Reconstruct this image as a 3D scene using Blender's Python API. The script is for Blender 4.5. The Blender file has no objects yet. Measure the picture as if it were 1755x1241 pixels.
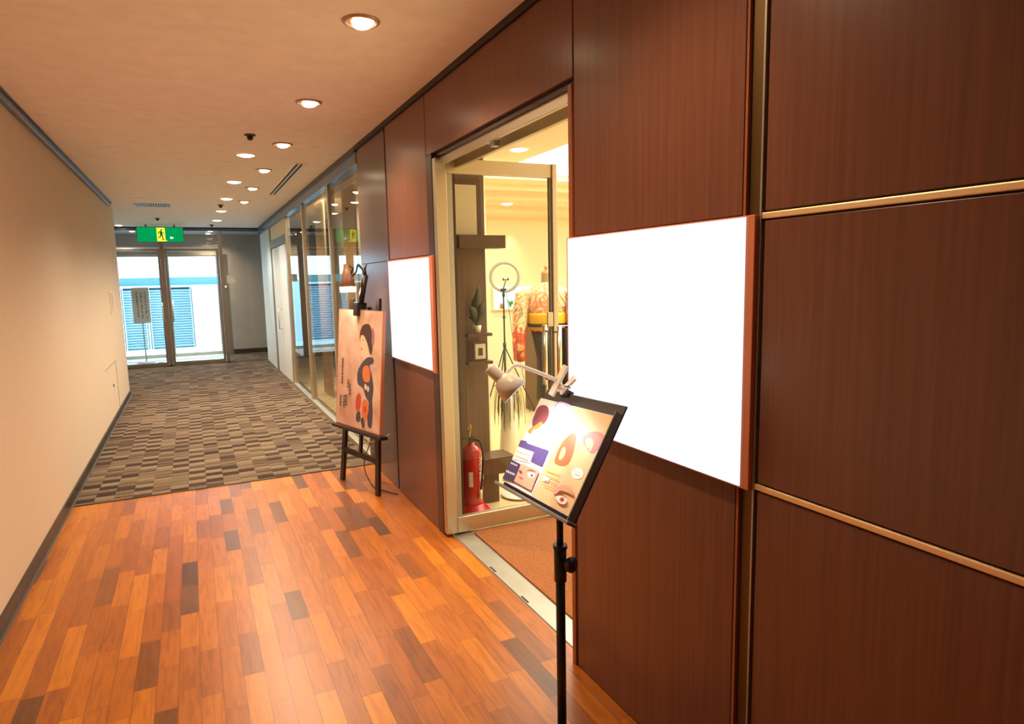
import bpy, bmesh, math, random
import numpy as np
from mathutils import Vector, Matrix
random.seed(7)
SC = bpy.context.scene
COL = SC.collection
PI = math.pi

# ------------------------------------------------------------------ camera
cam_d = bpy.data.cameras.new('camera')
cam = bpy.data.objects.new('camera', cam_d); COL.objects.link(cam)
cam_d.sensor_width = 36.0
cam_d.lens = 36.0 * 1116.3 / 1755.0
cam_d.shift_x = 27.5 / 1755.0
cam_d.shift_y = -2.0 / 1755.0
cam_d.clip_start = 0.02

def _rot():
    P = np.array([850, 618.5]); f = 1116.3; roll = -0.0821
    d = np.array([325.8 - P[0], 488.3 - P[1], f]); dY = d / np.linalg.norm(d)
    up = np.array([math.sin(roll), -math.cos(roll), 0.])
    dX = np.cross(dY, up); dX /= np.linalg.norm(dX)
    dZ = np.cross(dX, dY)
    return np.stack([dX, dY, dZ], 1)
_R = _rot()
m = Matrix.Identity(4)
for i in range(3):
    m[i][0] = _R[0][i]; m[i][1] = -_R[1][i]; m[i][2] = -_R[2][i]; m[i][3] = (0, 0, 1.55)[i]
cam.matrix_world = m
SC.camera = cam

# ------------------------------------------------------------------ exposure and world
SC.view_settings.view_transform = 'Standard'
SC.view_settings.look = 'None'
SC.view_settings.gamma = 1.0
SC.view_settings.use_curve_mapping = False
SC.view_settings.exposure = 0.78
SC.cycles.max_bounces = 16
SC.cycles.diffuse_bounces = 8
SC.cycles.glossy_bounces = 6
SC.cycles.transparent_max_bounces = 24
w = bpy.data.worlds.new('sky'); SC.world = w; w.use_nodes = True
w.node_tree.nodes['Background'].inputs[0].default_value = (0.42, 0.78, 1.0, 1)
w.node_tree.nodes['Background'].inputs[1].default_value = 4.5
WARM = (1.0, 0.72, 0.46)
SOFT = (1.0, 0.83, 0.66)
CREAM = (1.0, 0.93, 0.78)

# ------------------------------------------------------------------ dimensions (metres)
XL, XW, XG, ZC = -0.89, 1.295, 1.33, 2.635
YS, YE = 5.34, 13.9          # wood / carpet seam, end doors
Z1, Z2 = 0.995, 1.686        # joint heights of the wall panels

# ------------------------------------------------------------------ materials
def lin(c):
    return tuple(((v / 255) / 12.92 if v / 255 < 0.04045 else ((v / 255 + 0.055) / 1.055) ** 2.4) for v in c) + (1,)

class NT:
    def __init__(s, name):
        s.m = bpy.data.materials.new(name); s.m.use_nodes = True
        s.t = s.m.node_tree; s.b = s.t.nodes['Principled BSDF']; s.out = s.t.nodes['Material Output']
    def n(s, kind, **kw):
        nd = s.t.nodes.new(kind)
        for k, v in kw.items():
            if k.startswith('i_'):
                key = k[2:]; key = int(key) if key.isdigit() else key.replace('_', ' ')
                nd.inputs[key].default_value = v
            else: setattr(nd, k, v)
        return nd
    def l(s, a, b): s.t.links.new(a, b)
    def math(s, op, a, b=None):
        nd = s.t.nodes.new('ShaderNodeMath'); nd.operation = op
        for i, v in enumerate((a, b)):
            if v is None: continue
            if isinstance(v, (int, float)): nd.inputs[i].default_value = v
            else: s.l(v, nd.inputs[i])
        return nd.outputs[0]
    def ramp(s, fac, stops, interp='LINEAR'):
        nd = s.t.nodes.new('ShaderNodeValToRGB'); nd.color_ramp.interpolation = interp
        e = nd.color_ramp.elements
        while len(e) < len(stops): e.new(0.5)
        for el, (p, c) in zip(e, stops): el.position = p; el.color = c if len(c) == 4 else tuple(c) + (1,)
        s.l(fac, nd.inputs[0]); return nd.outputs[0]
    def mix(s, fac, a, b, mode='MIX'):
        nd = s.t.nodes.new('ShaderNodeMix'); nd.data_type = 'RGBA'; nd.blend_type = mode
        for sock, v in ((nd.inputs[0], fac), (nd.inputs[6], a), (nd.inputs[7], b)):
            if isinstance(v, (int, float)): sock.default_value = v
            elif isinstance(v, tuple): sock.default_value = v
            else: s.l(v, sock)
        return nd.outputs[2]
    def bump(s, h, strength=0.2, dist=0.01):
        nd = s.n('ShaderNodeBump'); nd.inputs['Strength'].default_value = strength; nd.inputs['Distance'].default_value = dist
        s.l(h, nd.inputs['Height']); s.l(nd.outputs[0], s.b.inputs['Normal'])

def plain(name, rgb, rough=0.5, metal=0.0, noise=0.0, scale=30, spec=0.5, bump=0.0, coat=0.0):
    t = NT(name); c = lin(rgb)
    t.b.inputs['Roughness'].default_value = rough; t.b.inputs['Metallic'].default_value = metal
    t.b.inputs['Specular IOR Level'].default_value = spec
    t.b.inputs['Coat Weight'].default_value = coat
    co = t.n('ShaderNodeTexCoord'); nz = t.n('ShaderNodeTexNoise', i_Scale=scale, i_Detail=4.0)
    t.l(co.outputs['Object'], nz.inputs['Vector'])
    k = noise if noise else 0.03
    a = tuple(v * (1 - k) for v in c[:3]) + (1,); b = tuple(min(1, v * (1 + k)) for v in c[:3]) + (1,)
    t.l(t.ramp(nz.outputs[0], [(0.3, a), (0.7, b)]), t.b.inputs['Base Color'])
    if bump: t.bump(nz.outputs[0], bump, 0.004)
    return t.m

def emit(name, rgb, strength):
    t = NT(name); e = t.n('ShaderNodeEmission'); e.inputs[0].default_value = tuple(rgb[:3]) + (1,); e.inputs[1].default_value = strength
    t.l(e.outputs[0], t.out.inputs[0]); return t.m

def glass_mat(name, tint=(0.93, 0.95, 0.93), ior=1.5, rough=0.0):
    t = NT(name)
    tr = t.n('ShaderNodeBsdfTransparent'); tr.inputs[0].default_value = tint + (1,)
    gl = t.n('ShaderNodeBsdfGlossy'); gl.inputs['Roughness'].default_value = rough
    fr = t.n('ShaderNodeFresnel'); fr.inputs[0].default_value = ior
    mx = t.n('ShaderNodeMixShader')
    ge = t.n('ShaderNodeNewGeometry'); fac = t.math('MULTIPLY', fr.outputs[0], t.math('SUBTRACT', 1.0, ge.outputs['Backfacing']))
    t.l(fac, mx.inputs[0]); t.l(tr.outputs[0], mx.inputs[1]); t.l(gl.outputs[0], mx.inputs[2])
    t.l(mx.outputs[0], t.out.inputs[0]); return t.m

def frosted(name, rgb, mixf):
    t = NT(name)
    tr = t.n('ShaderNodeBsdfTransparent'); tl = t.n('ShaderNodeBsdfTranslucent'); tl.inputs[0].default_value = lin(rgb)
    mx = t.n('ShaderNodeMixShader'); mx.inputs[0].default_value = mixf
    t.l(tr.outputs[0], mx.inputs[1]); t.l(tl.outputs[0], mx.inputs[2]); t.l(mx.outputs[0], t.out.inputs[0]); return t.m

def wood_floor():
    t = NT('parquet planks'); co = t.n('ShaderNodeTexCoord'); sp = t.n('ShaderNodeSeparateXYZ'); t.l(co.outputs['Object'], sp.inputs[0])
    x, y = sp.outputs[0], sp.outputs[1]
    W = 0.078
    xr = t.math('DIVIDE', x, W); row = t.math('FLOOR', xr)
    wn = t.n('ShaderNodeTexWhiteNoise', noise_dimensions='1D'); t.l(row, wn.inputs['W'])
    L = t.math('ADD', t.math('MULTIPLY', wn.outputs[0], 0.25), 0.30)
    yo = t.math('DIVIDE', t.math('ADD', y, t.math('MULTIPLY', wn.outputs[0], 7.3)), L)
    cell = t.math('FLOOR', yo)
    cv = t.n('ShaderNodeCombineXYZ'); t.l(row, cv.inputs[0]); t.l(cell, cv.inputs[1])
    w2 = t.n('ShaderNodeTexWhiteNoise', noise_dimensions='3D'); t.l(cv.outputs[0], w2.inputs['Vector'])
    col = t.ramp(w2.outputs[0], [(0.0, lin((92, 54, 28))), (0.06, lin((122, 70, 28))), (0.15, lin((150, 82, 22))), (0.5, lin((166, 94, 20))), (0.8, lin((180, 106, 18))), (1.0, lin((190, 116, 24)))])
    mp = t.n('ShaderNodeMapping'); mp.inputs['Scale'].default_value = (55, 5, 1)
    ad = t.n('ShaderNodeVectorMath', operation='ADD'); t.l(co.outputs['Object'], ad.inputs[0])
    sc = t.n('ShaderNodeVectorMath', operation='SCALE'); sc.inputs['Scale'].default_value = 3.7; t.l(cv.outputs[0], sc.inputs[0]); t.l(sc.outputs[0], ad.inputs[1])
    t.l(ad.outputs[0], mp.inputs[0])
    nz = t.n('ShaderNodeTexNoise', i_Scale=1.0, i_Detail=6.0, i_Distortion=0.8); t.l(mp.outputs[0], nz.inputs['Vector'])
    g = t.ramp(nz.outputs[0], [(0.3, (0.72, 0.68, 0.62, 1)), (0.55, (1, 1, 1, 1)), (0.8, (1.15, 1.12, 1.05, 1))])
    c2 = t.mix(1.0, col, g, 'MULTIPLY')
    fx = t.math('FRACT', xr); fy = t.math('FRACT', yo)
    ex = t.math('LESS_THAN', t.math('MINIMUM', fx, t.math('SUBTRACT', 1.0, fx)), 0.018)
    ey = t.math('LESS_THAN', fy, 0.006)
    edge = t.math('MAXIMUM', ex, ey)
    t.l(t.mix(t.math('MULTIPLY', edge, 0.55), c2, (0.05, 0.02, 0.01, 1)), t.b.inputs['Base Color'])
    t.b.inputs['Roughness'].default_value = 0.33
    t.l(t.math('ADD', t.math('MULTIPLY', nz.outputs[0], 0.12), 0.26), t.b.inputs['Roughness'])
    t.bump(t.math('ADD', t.math('SUBTRACT', 1.0, edge), t.math('MULTIPLY', nz.outputs[0], 0.15)), 0.25, 0.002)
    return t.m

def carpet():
    t = NT('patterned carpet tiles'); co = t.n('ShaderNodeTexCoord'); sp = t.n('ShaderNodeSeparateXYZ'); t.l(co.outputs['Object'], sp.inputs[0])
    x, y = sp.outputs[0], sp.outputs[1]
    xr = t.math('DIVIDE', x, 0.125); cx = t.math('FLOOR', xr)
    wn = t.n('ShaderNodeTexWhiteNoise', noise_dimensions='1D'); t.l(cx, wn.inputs['W'])
    yo = t.math('ADD', t.math('DIVIDE', y, 0.092), t.math('MULTIPLY', wn.outputs[0], 0.8)); cy = t.math('FLOOR', yo)
    cv = t.n('ShaderNodeCombineXYZ'); t.l(cx, cv.inputs[0]); t.l(cy, cv.inputs[1])
    w2 = t.n('ShaderNodeTexWhiteNoise', noise_dimensions='3D'); t.l(cv.outputs[0], w2.inputs['Vector'])
    ck = t.math('ABSOLUTE', t.math('MODULO', t.math('ADD', cx, cy), 2.0))
    fy = t.math('FRACT', yo)
    v = t.math('ADD', t.math('MULTIPLY', ck, 0.38), t.math('MULTIPLY', w2.outputs[0], 0.62))
    band = t.math('MULTIPLY', t.math('LESS_THAN', fy, 0.30), 0.18)
    v = t.math('SUBTRACT', v, band)
    base = t.ramp(v, [(0.12, lin((60, 48, 44))), (0.32, lin((76, 62, 54))), (0.44, lin((106, 92, 76))), (0.7, lin((122, 108, 90))), (1.0, lin((132, 118, 98)))])
    rib = t.n('ShaderNodeTexWave', i_Scale=30.0, i_Distortion=0.6); rib.bands_direction = 'X'; t.l(co.outputs['Object'], rib.inputs['Vector'])
    rc = t.ramp(rib.outputs[1], [(0.2, (0.62, 0.6, 0.58, 1)), (0.6, (1.08, 1.06, 1.04, 1))])
    nz = t.n('ShaderNodeTexNoise', i_Scale=180.0, i_Detail=3.0); t.l(co.outputs['Object'], nz.inputs['Vector'])
    c2 = t.mix(1.0, base, rc, 'MULTIPLY')
    c3 = t.mix(0.5, c2, t.ramp(nz.outputs[0], [(0.3, (0.5, 0.5, 0.5, 1)), (0.7, (1.4, 1.4, 1.4, 1))]), 'MULTIPLY')
    t.l(c3, t.b.inputs['Base Color']); t.b.inputs['Roughness'].default_value = 0.95; t.b.inputs['Specular IOR Level'].default_value = 0.15
    t.bump(t.math('ADD', rib.outputs[1], nz.outputs[0]), 0.4, 0.004)
    return t.m

def veneer(name, rgb, rough=0.29, k=0.16):
    t = NT(name); co = t.n('ShaderNodeTexCoord'); mp = t.n('ShaderNodeMapping'); mp.inputs['Scale'].default_value = (90, 90, 2.2)
    t.l(co.outputs['Object'], mp.inputs[0])
    nz = t.n('ShaderNodeTexNoise', i_Scale=1.0, i_Detail=5.0); t.l(mp.outputs[0], nz.inputs['Vector'])
    c = lin(rgb); a = tuple(v * (1 - k) for v in c[:3]) + (1,); b = tuple(v * (1 + k) for v in c[:3]) + (1,)
    t.l(t.ramp(nz.outputs[0], [(0.3, a), (0.7, b)]), t.b.inputs['Base Color'])
    t.b.inputs['Roughness'].default_value = rough; t.b.inputs['Specular IOR Level'].default_value = 0.5
    t.bump(nz.outputs[0], 0.05, 0.001)
    return t.m

def wallpaper(name, rgb):
    t = NT(name); co = t.n('ShaderNodeTexCoord'); mp = t.n('ShaderNodeMapping'); mp.inputs['Scale'].default_value = (1, 60, 14)
    t.l(co.outputs['Object'], mp.inputs[0])
    nz = t.n('ShaderNodeTexNoise', i_Scale=3.0, i_Detail=5.0); t.l(mp.outputs[0], nz.inputs['Vector'])
    c = lin(rgb); a = tuple(v * 0.93 for v in c[:3]) + (1,)
    t.l(t.ramp(nz.outputs[0], [(0.3, a), (0.7, c)]), t.b.inputs['Base Color']); t.b.inputs['Roughness'].default_value = 0.75
    t.bump(nz.outputs[0], 0.12, 0.002); return t.m

def brushed(name, rgb, rough=0.3):
    t = NT(name); co = t.n('ShaderNodeTexCoord'); mp = t.n('ShaderNodeMapping'); mp.inputs['Scale'].default_value = (40, 40, 4)
    t.l(co.outputs['Object'], mp.inputs[0]); nz = t.n('ShaderNodeTexNoise', i_Scale=2.0, i_Detail=4.0); t.l(mp.outputs[0], nz.inputs['Vector'])
    t.b.inputs['Base Color'].default_value = lin(rgb); t.b.inputs['Metallic'].default_value = 1.0
    t.l(t.math('ADD', t.math('MULTIPLY', nz.outputs[0], 0.04), rough - 0.02), t.b.inputs['Roughness']); return t.m

def bristle(name, rgb, scale=260):
    t = NT(name); co = t.n('ShaderNodeTexCoord'); nz = t.n('ShaderNodeTexNoise', i_Scale=float(scale), i_Detail=3.0); t.l(co.outputs['Object'], nz.inputs['Vector'])
    c = lin(rgb); t.l(t.ramp(nz.outputs[0], [(0.3, tuple(v * 0.45 for v in c[:3]) + (1,)), (0.7, tuple(min(1, v * 1.5) for v in c[:3]) + (1,))]), t.b.inputs['Base Color'])
    t.b.inputs['Roughness'].default_value = 0.95; t.bump(nz.outputs[0], 0.6, 0.006); return t.m

def kimono_mat():
    t = NT('patterned silk'); co = t.n('ShaderNodeTexCoord')
    nz = t.n('ShaderNodeTexNoise', i_Scale=4.2, i_Detail=2.0, i_Distortion=2.6); t.l(co.outputs['Object'], nz.inputs['Vector'])
    a = t.ramp(nz.outputs[0], [(0.30, lin((120, 84, 48))), (0.40, lin((232, 214, 160))), (0.47, lin((150, 104, 56))), (0.52, lin((240, 222, 176))), (0.58, lin((224, 120, 62))), (0.66, lin((246, 230, 190))), (0.74, lin((110, 110, 66)))])
    nz2 = t.n('ShaderNodeTexNoise', i_Scale=7.0, i_Detail=2.0, i_Distortion=2.0); t.l(co.outputs['Object'], nz2.inputs['Vector'])
    b = t.ramp(nz2.outputs[0], [(0.34, lin((160, 40, 24))), (0.46, lin((226, 92, 44))), (0.56, lin((196, 52, 34))), (0.64, lin((240, 190, 130))), (0.72, lin((240, 140, 70)))])
    sp = t.n('ShaderNodeSeparateXYZ'); t.l(co.outputs['Object'], sp.inputs[0])
    n3 = t.n('ShaderNodeTexNoise', i_Scale=6.0); t.l(co.outputs['Object'], n3.inputs['Vector'])
    f = t.ramp(t.math('ADD', sp.outputs[2], t.math('MULTIPLY', n3.outputs[0], 0.2)), [(0.0, (1, 1, 1, 1)), (0.16, (0, 0, 0, 1))])
    h = t.math('SUBTRACT', sp.outputs[2], 0.0)
    fz = t.math('LESS_THAN', t.math('ADD', sp.outputs[2], t.math('MULTIPLY', n3.outputs[0], 0.3)), 1.22)
    t.l(t.mix(fz, a, b), t.b.inputs['Base Color']); t.b.inputs['Roughness'].default_value = 0.5
    return t.m

M = dict(
    floorwood=wood_floor(), carpet=carpet(),
    veneer=veneer('dark red veneer', (114, 70, 54)), veneer_end=veneer('brown veneer with painted reflection', (92, 68, 64), 0.22),  # veneer_end is greyed to paint in the blue daylight it reflects
    jamb=veneer('darker brown jamb', (62, 40, 34)), casing=veneer('casing veneer', (150, 86, 54)),
    shadow=plain('black reveal', (38, 26, 22), 0.5), ceiling=plain('painted ceiling', (246, 238, 228), 0.9, noise=0.04, scale=8, bump=0.03),
    wallL=wallpaper('ribbed wallpaper', (208, 192, 170)), skirting=plain('black skirting', (40, 36, 34), 0.35),
    skirtline=plain('grey carpet edging', (120, 112, 106), 0.4, 0.6),
    steel=brushed('brushed steel', (206, 198, 178), 0.40), steeld=brushed('satin grey steel', (170, 164, 154), 0.3), chrome=brushed('polished chrome', (240, 236, 226), 0.28),
    bronze=brushed('dull bronze channel', (112, 90, 58), 0.45), brass=brushed('satin brass strip', (250, 222, 178), 0.5),
    headrail=plain('rail with painted blue reflection', (92, 116, 150), 0.25, 0.35), plate=plain('worn steel plate', (176, 176, 166), 0.38, 0.75, noise=0.08, scale=6),  # headrail colour has the blue daylight reflection painted in
    glass=glass_mat('clear glass', (0.97, 0.98, 0.98)), glassw=glass_mat('partition glass', (0.88, 0.88, 0.85), 1.8), glassd=glass_mat('door glass', (0.95, 0.95, 0.90), 1.45), glasse=glass_mat('vestibule glass', (0.96, 0.98, 0.98), 1.5),
    frost=frosted('frosted band', (150, 214, 232), 0.8),
    black=plain('black plastic', (26, 22, 20), 0.42), blackwood=plain('black stained wood', (34, 26, 22), 0.45, noise=0.1), grey=plain('grey plastic', (120, 112, 104), 0.5), dgrey=plain('charcoal plastic', (60, 54, 50), 0.4),
    white=plain('white plastic', (238, 230, 216), 0.35), whitewall=plain('white rendered wall', (232, 238, 240), 0.8), cream=plain('cream shop wall', (240, 228, 196), 0.8),
    shopfloor=plain('cream stone tile', (226, 206, 160), 0.25, noise=0.05, scale=3), shopceil=plain('cream shop ceiling', (238, 222, 190), 0.9),
    mat=bristle('coir mat', (150, 92, 46)), umber=veneer('brown laminate', (112, 86, 70), 0.4), darkshelf=veneer('walnut laminate', (92, 66, 50), 0.35),
    red=plain('red enamel', (200, 28, 30), 0.25, coat=0.4), redp=plain('red moulded plastic', (206, 36, 48), 0.35), yellow=plain('yellow safety pin', (214, 176, 40), 0.4),
    rubber=plain('black rubber', (24, 22, 22), 0.6), brassshade=plain('copper lamp shade', (178, 142, 116), 0.34, 0.35), crystal=plain('pearl bead fringe', (248, 244, 236), 0.15),
    silk=kimono_mat(), obi=plain('yellow sash', (228, 176, 30), 0.55), linen=plain('linen bust', (164, 136, 92), 0.8), beech=plain('beech wood', (176, 126, 80), 0.5),
    dry=plain('dried grass', (92, 96, 60), 0.8), pot=plain('glazed white pot', (236, 230, 214), 0.2), leaf=plain('dark green leaf', (60, 66, 40), 0.5), green=plain('bright green leaf', (70, 150, 70), 0.5),
    paper=plain('white paper', (238, 232, 224), 0.6), ringtube=plain('ring light diffuser', (150, 148, 140), 0.4),
    orange=plain('orange sign body', (204, 120, 82), 0.5), signgrey=plain('grey notice board', (176, 176, 172), 0.5), ink=plain('dark ink', (62, 62, 62), 0.6),
    beige=plain('beige room wall', (164, 148, 120), 0.8), bluewhite=plain('off white partition', (220, 222, 214), 0.5), concrete=plain('pale concrete', (206, 212, 214), 0.8, noise=0.06, scale=5),
    vest=plain('grey stone cladding', (170, 166, 162), 0.4, noise=0.05, scale=2), louvreback=plain('grey blue backing', (84, 104, 128), 0.8), louvre=plain('pale blue louvre', (196, 214, 226), 0.5),
    curtain=plain('tan curtain', (190, 160, 112), 0.8), darkcloth=plain('dark cloth', (44, 38, 36), 0.85),
    lampw=emit('warm bulb', (1.0, 0.80, 0.50), 9.0), bulb=emit('white bulb', (1.0, 0.94, 0.84), 12.0), lampc=emit('shop bulb', (1.0, 0.92, 0.74), 8.0),
    panelglow=emit('luminous ceiling panel', (0.92, 0.97, 1.0), 1.6), signface=emit('poster face with added glow', (1, 1, 1), 0.62),  # signface: glow added so the blank poster stays white
    exg=emit('exit green', (0.0, 0.34, 0.085), 0.62), exy=emit('exit yellow', (0.90, 0.86, 0.06), 0.7), exw=emit('exit white', (0.75, 0.95, 0.8), 0.7), exd=emit('exit dark green', (0.0, 0.10, 0.02), 0.4),
    niche=emit('lit niche back', (0.80, 1.0, 0.92), 1.1),
)

# ------------------------------------------------------------------ mesh helpers
def box(bm, x0, x1, y0, y1, z0, z1, mi=0, mat=None):
    vs = [bm.verts.new(Vector(p)) for p in ((x0, y0, z0), (x1, y0, z0), (x1, y1, z0), (x0, y1, z0), (x0, y0, z1), (x1, y0, z1), (x1, y1, z1), (x0, y1, z1))]
    if mat is not None:
        for v in vs: v.co = mat @ v.co
    for f in ((3, 2, 1, 0), (4, 5, 6, 7), (0, 1, 5, 4), (1, 2, 6, 5), (2, 3, 7, 6), (3, 0, 4, 7)):
        fc = bm.faces.new([vs[i] for i in f]); fc.material_index = mi
    return vs

def frame_of(d):
    d = d.normalized(); up = Vector((0, 0, 1)) if abs(d.z) < 0.95 else Vector((1, 0, 0))
    a = d.cross(up).normalized(); return a, a.cross(d).normalized()

def tube(bm, pts, r, seg=12, mi=0, caps=True):
    pts = [Vector(p) for p in pts]; rs = r if isinstance(r, (list, tuple)) else [r] * len(pts)
    rings = []; a = None
    for i, p in enumerate(pts):
        d = (pts[min(i + 1, len(pts) - 1)] - pts[max(i - 1, 0)])
        if a is None: a, b = frame_of(d)
        else:
            d = d.normalized(); a = (a - d * a.dot(d)).normalized(); b = a.cross(d).normalized()
        rings.append([bm.verts.new(p + (a * math.cos(2 * PI * k / seg) + b * math.sin(2 * PI * k / seg)) * rs[i]) for k in range(seg)])
    for r0, r1 in zip(rings, rings[1:]):
        for k in range(seg):
            f = bm.faces.new((r0[k], r0[(k + 1) % seg], r1[(k + 1) % seg], r1[k])); f.smooth = True; f.material_index = mi
    if caps:
        for rg in (rings[0], rings[-1]):
            f = bm.faces.new(rg); f.material_index = mi

def lathe(bm, prof, centre=(0, 0, 0), axis=(0, 0, 1), seg=24, mi=0, sx=1.0, sy=1.0, cap=False):
    c = Vector(centre); d = Vector(axis).normalized(); a, b = frame_of(d)
    if abs(d.z) > 0.99: a, b = Vector((1, 0, 0)), Vector((0, 1, 0))
    rings = []
    for r, h in prof:
        rings.append([bm.verts.new(c + d * h + a * r * sx * math.cos(2 * PI * k / seg) + b * r * sy * math.sin(2 * PI * k / seg)) for k in range(seg)])
    for r0, r1 in zip(rings, rings[1:]):
        for k in range(seg):
            f = bm.faces.new((r0[k], r0[(k + 1) % seg], r1[(k + 1) % seg], r1[k])); f.smooth = True; f.material_index = mi
    if cap:
        for rg in (rings[0], rings[-1]):
            f = bm.faces.new(rg); f.material_index = mi

def bar(bm, p, q, w, t, mi=0, side=None):
    """rectangular bar from p to q, width w along side, thickness t"""
    p, q = Vector(p), Vector(q); d = (q - p).normalized()
    s = Vector(side) if side else frame_of(d)[0]
    s = (s - d * s.dot(d)).normalized(); n = s.cross(d).normalized()
    L = (q - p).length
    mt = Matrix(((s.x, n.x, d.x, p.x), (s.y, n.y, d.y, p.y), (s.z, n.z, d.z, p.z), (0, 0, 0, 1)))
    box(bm, -w / 2, w / 2, -t / 2, t / 2, 0, L, mi, mt)

def cr(pts, n=8, closed=False):
    P = [Vector(p) for p in pts]; out = []
    N = len(P); rng = range(N) if closed else range(N - 1)
    for i in rng:
        g = (lambda k: P[k % N]) if closed else (lambda k: P[max(0, min(N - 1, k))])
        p0, p1, p2, p3 = g(i - 1), g(i), g(i + 1), g(i + 2)
        for k in range(n):
            t = k / n
            out.append(0.5 * ((2 * p1) + (p2 - p0) * t + (2 * p0 - 5 * p1 + 4 * p2 - p3) * t * t + (3 * p1 - p0 - 3 * p2 + p3) * t ** 3))
    if not closed: out.append(P[-1])
    return out

def obj(name, bm, mats, parent=None, bevel=0.0, smooth=False):
    bmesh.ops.recalc_face_normals(bm, faces=bm.faces)
    me = bpy.data.meshes.new(name); bm.to_mesh(me); bm.free()
    if not isinstance(mats, (list, tuple)): mats = [mats]
    for mt in mats: me.materials.append(M[mt] if isinstance(mt, str) else mt)
    if smooth:
        for p in me.polygons: p.use_smooth = True
    o = bpy.data.objects.new(name, me); COL.objects.link(o)
    if parent:
        o.parent = parent
        o.matrix_parent_inverse = parent.matrix_world.inverted()
    if bevel:
        b = o.modifiers.new('bevel', 'BEVEL'); b.width = bevel; b.segments = 2; b.limit_method = 'ANGLE'; b.angle_limit = 0.6
    return o

def BM(): return bmesh.new()
def boxes(*bs):
    bm = BM()
    for b in bs: box(bm, *b)
    return bm
def struct(name, bm, mats, parent=None, bevel=0.0):
    o = obj(name, bm, mats, parent, bevel)
    if parent is None: o['kind'] = 'structure'
    return o
def sempty(name, loc):
    o = bpy.data.objects.new(name, None); COL.objects.link(o); o.location = loc; o['kind'] = 'structure'
    o.empty_display_size = 0.05; bpy.context.view_layer.update(); return o
def thing(name, label, cat, loc, group=None, rz=0.0):
    o = bpy.data.objects.new(name, None); COL.objects.link(o); o.location = loc; o.rotation_euler = (0, 0, rz)
    o.empty_display_size = 0.05; tag(o, label, cat, group); bpy.context.view_layer.update(); return o
def tag(o, label, cat, group=None):
    o['label'] = label; o['category'] = cat
    if group: o['group'] = group
    return o
def copy_tree(o, parent=None):
    c = o.copy(); COL.objects.link(c)
    if parent is not None:
        c.parent = parent; c.matrix_parent_inverse = o.matrix_parent_inverse.copy()
    for ch in list(o.children): copy_tree(ch, c)
    return c
def light(kind, name, loc, energy, color, parent=None, direction=(0, 0, -1), **kw):
    d = bpy.data.lights.new(name, kind); d.energy = energy; d.color = color
    for k, v in kw.items(): setattr(d, k, v)
    o = bpy.data.objects.new(name, d); COL.objects.link(o)
    o.location = loc; o.rotation_euler = Vector(direction).to_track_quat('-Z', 'Y').to_euler()
    if parent: o.parent = parent; o.matrix_parent_inverse = parent.matrix_world.inverted()
    return o

# ================================================================== THE SHELL
YB = -2.4
struct('floor', boxes((XL - 0.1, XG + 0.01, YB - 0.1, YS, -0.12, 0.0)), 'floorwood')
struct('floor', boxes((-2.3, XG + 0.12, YS, YE, -0.12, 0.004)), 'carpet')
struct('floor', boxes((1.457, 6.1, 1.2, 8.5, -0.12, 0.002), (XG + 0.12, 2.35, 5.35, YE, -0.12, 0.0)), 'shopfloor')
struct('floor', boxes((-2.4, 0.62, YE, 16.0, -0.12, 0.0)), 'concrete')
struct('floor', boxes((0.62, 2.4, YE, 16.0, -0.12, 0.0)), 'carpet')
struct('floor', boxes((-6, 6, 16.0, 24.0, -0.12, 0.0)), 'concrete')
struct('ceiling', boxes((-2.4, XG + 0.12, YB - 0.1, YE + 0.05, ZC, ZC + 0.12)), 'ceiling')
struct('ceiling', boxes((-2.4, 2.4, YE + 0.05, 15.75, 2.62, 2.78)), 'vest')
struct('wall_left', boxes((XL - 0.12, XL, YB - 0.1, 10.5, 0.0, ZC), (-2.3, XL - 0.12, 10.38, 10.5, 0, ZC)), 'wallL')
struct('wall_left', boxes((-2.4, -2.28, 10.4, YE + 0.05, 0.0, ZC)), 'wallL')
struct('wall_back', boxes((XL - 0.12, XG + 0.12, YB - 0.12, YB, 0.0, ZC)), 'wallL')
struct('baseboard_left', boxes((XL, XL + 0.012, YB, 10.512, 0.0, 0.085)), 'skirting')
struct('trim_1', boxes((XL + 0.012, XL + 0.022, YB, 10.5, 0.0, 0.01)), 'skirtline')
# dark shadow-gap strip and rail painted with blue reflection, stopping short of the corner
struct('trim_2', boxes((XL, XL + 0.035, YB, 9.95, ZC - 0.05, ZC - 0.012)), 'headrail', bevel=0.004)
struct('trim_3', boxes((XL, XL + 0.045, YB, 9.97, ZC - 0.012, ZC)), 'skirting')
# seam strip between carpet and wood
struct('trim_4', boxes((XL + 0.02, XW, YS - 0.006, YS + 0.006, 0.0, 0.0055)), 'skirting')
# service hatch in the left wall, drawn by its thin joint, with a keyhole
h = sempty('wall_hatch', (XL, 9.0, 0.1))
h['kind'] = 'structure'; h.name = 'trim_5'
obj('hatch_joint', boxes((XL, XL + 0.003, 9.07, 9.078, 0.09, 0.66), (XL, XL + 0.003, 8.0, 9.078, 0.655, 0.66)), 'grey', h)
obj('keyhole', boxes((XL, XL + 0.006, 8.62, 8.66, 0.40, 0.43)), 'skirting', h)

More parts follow.
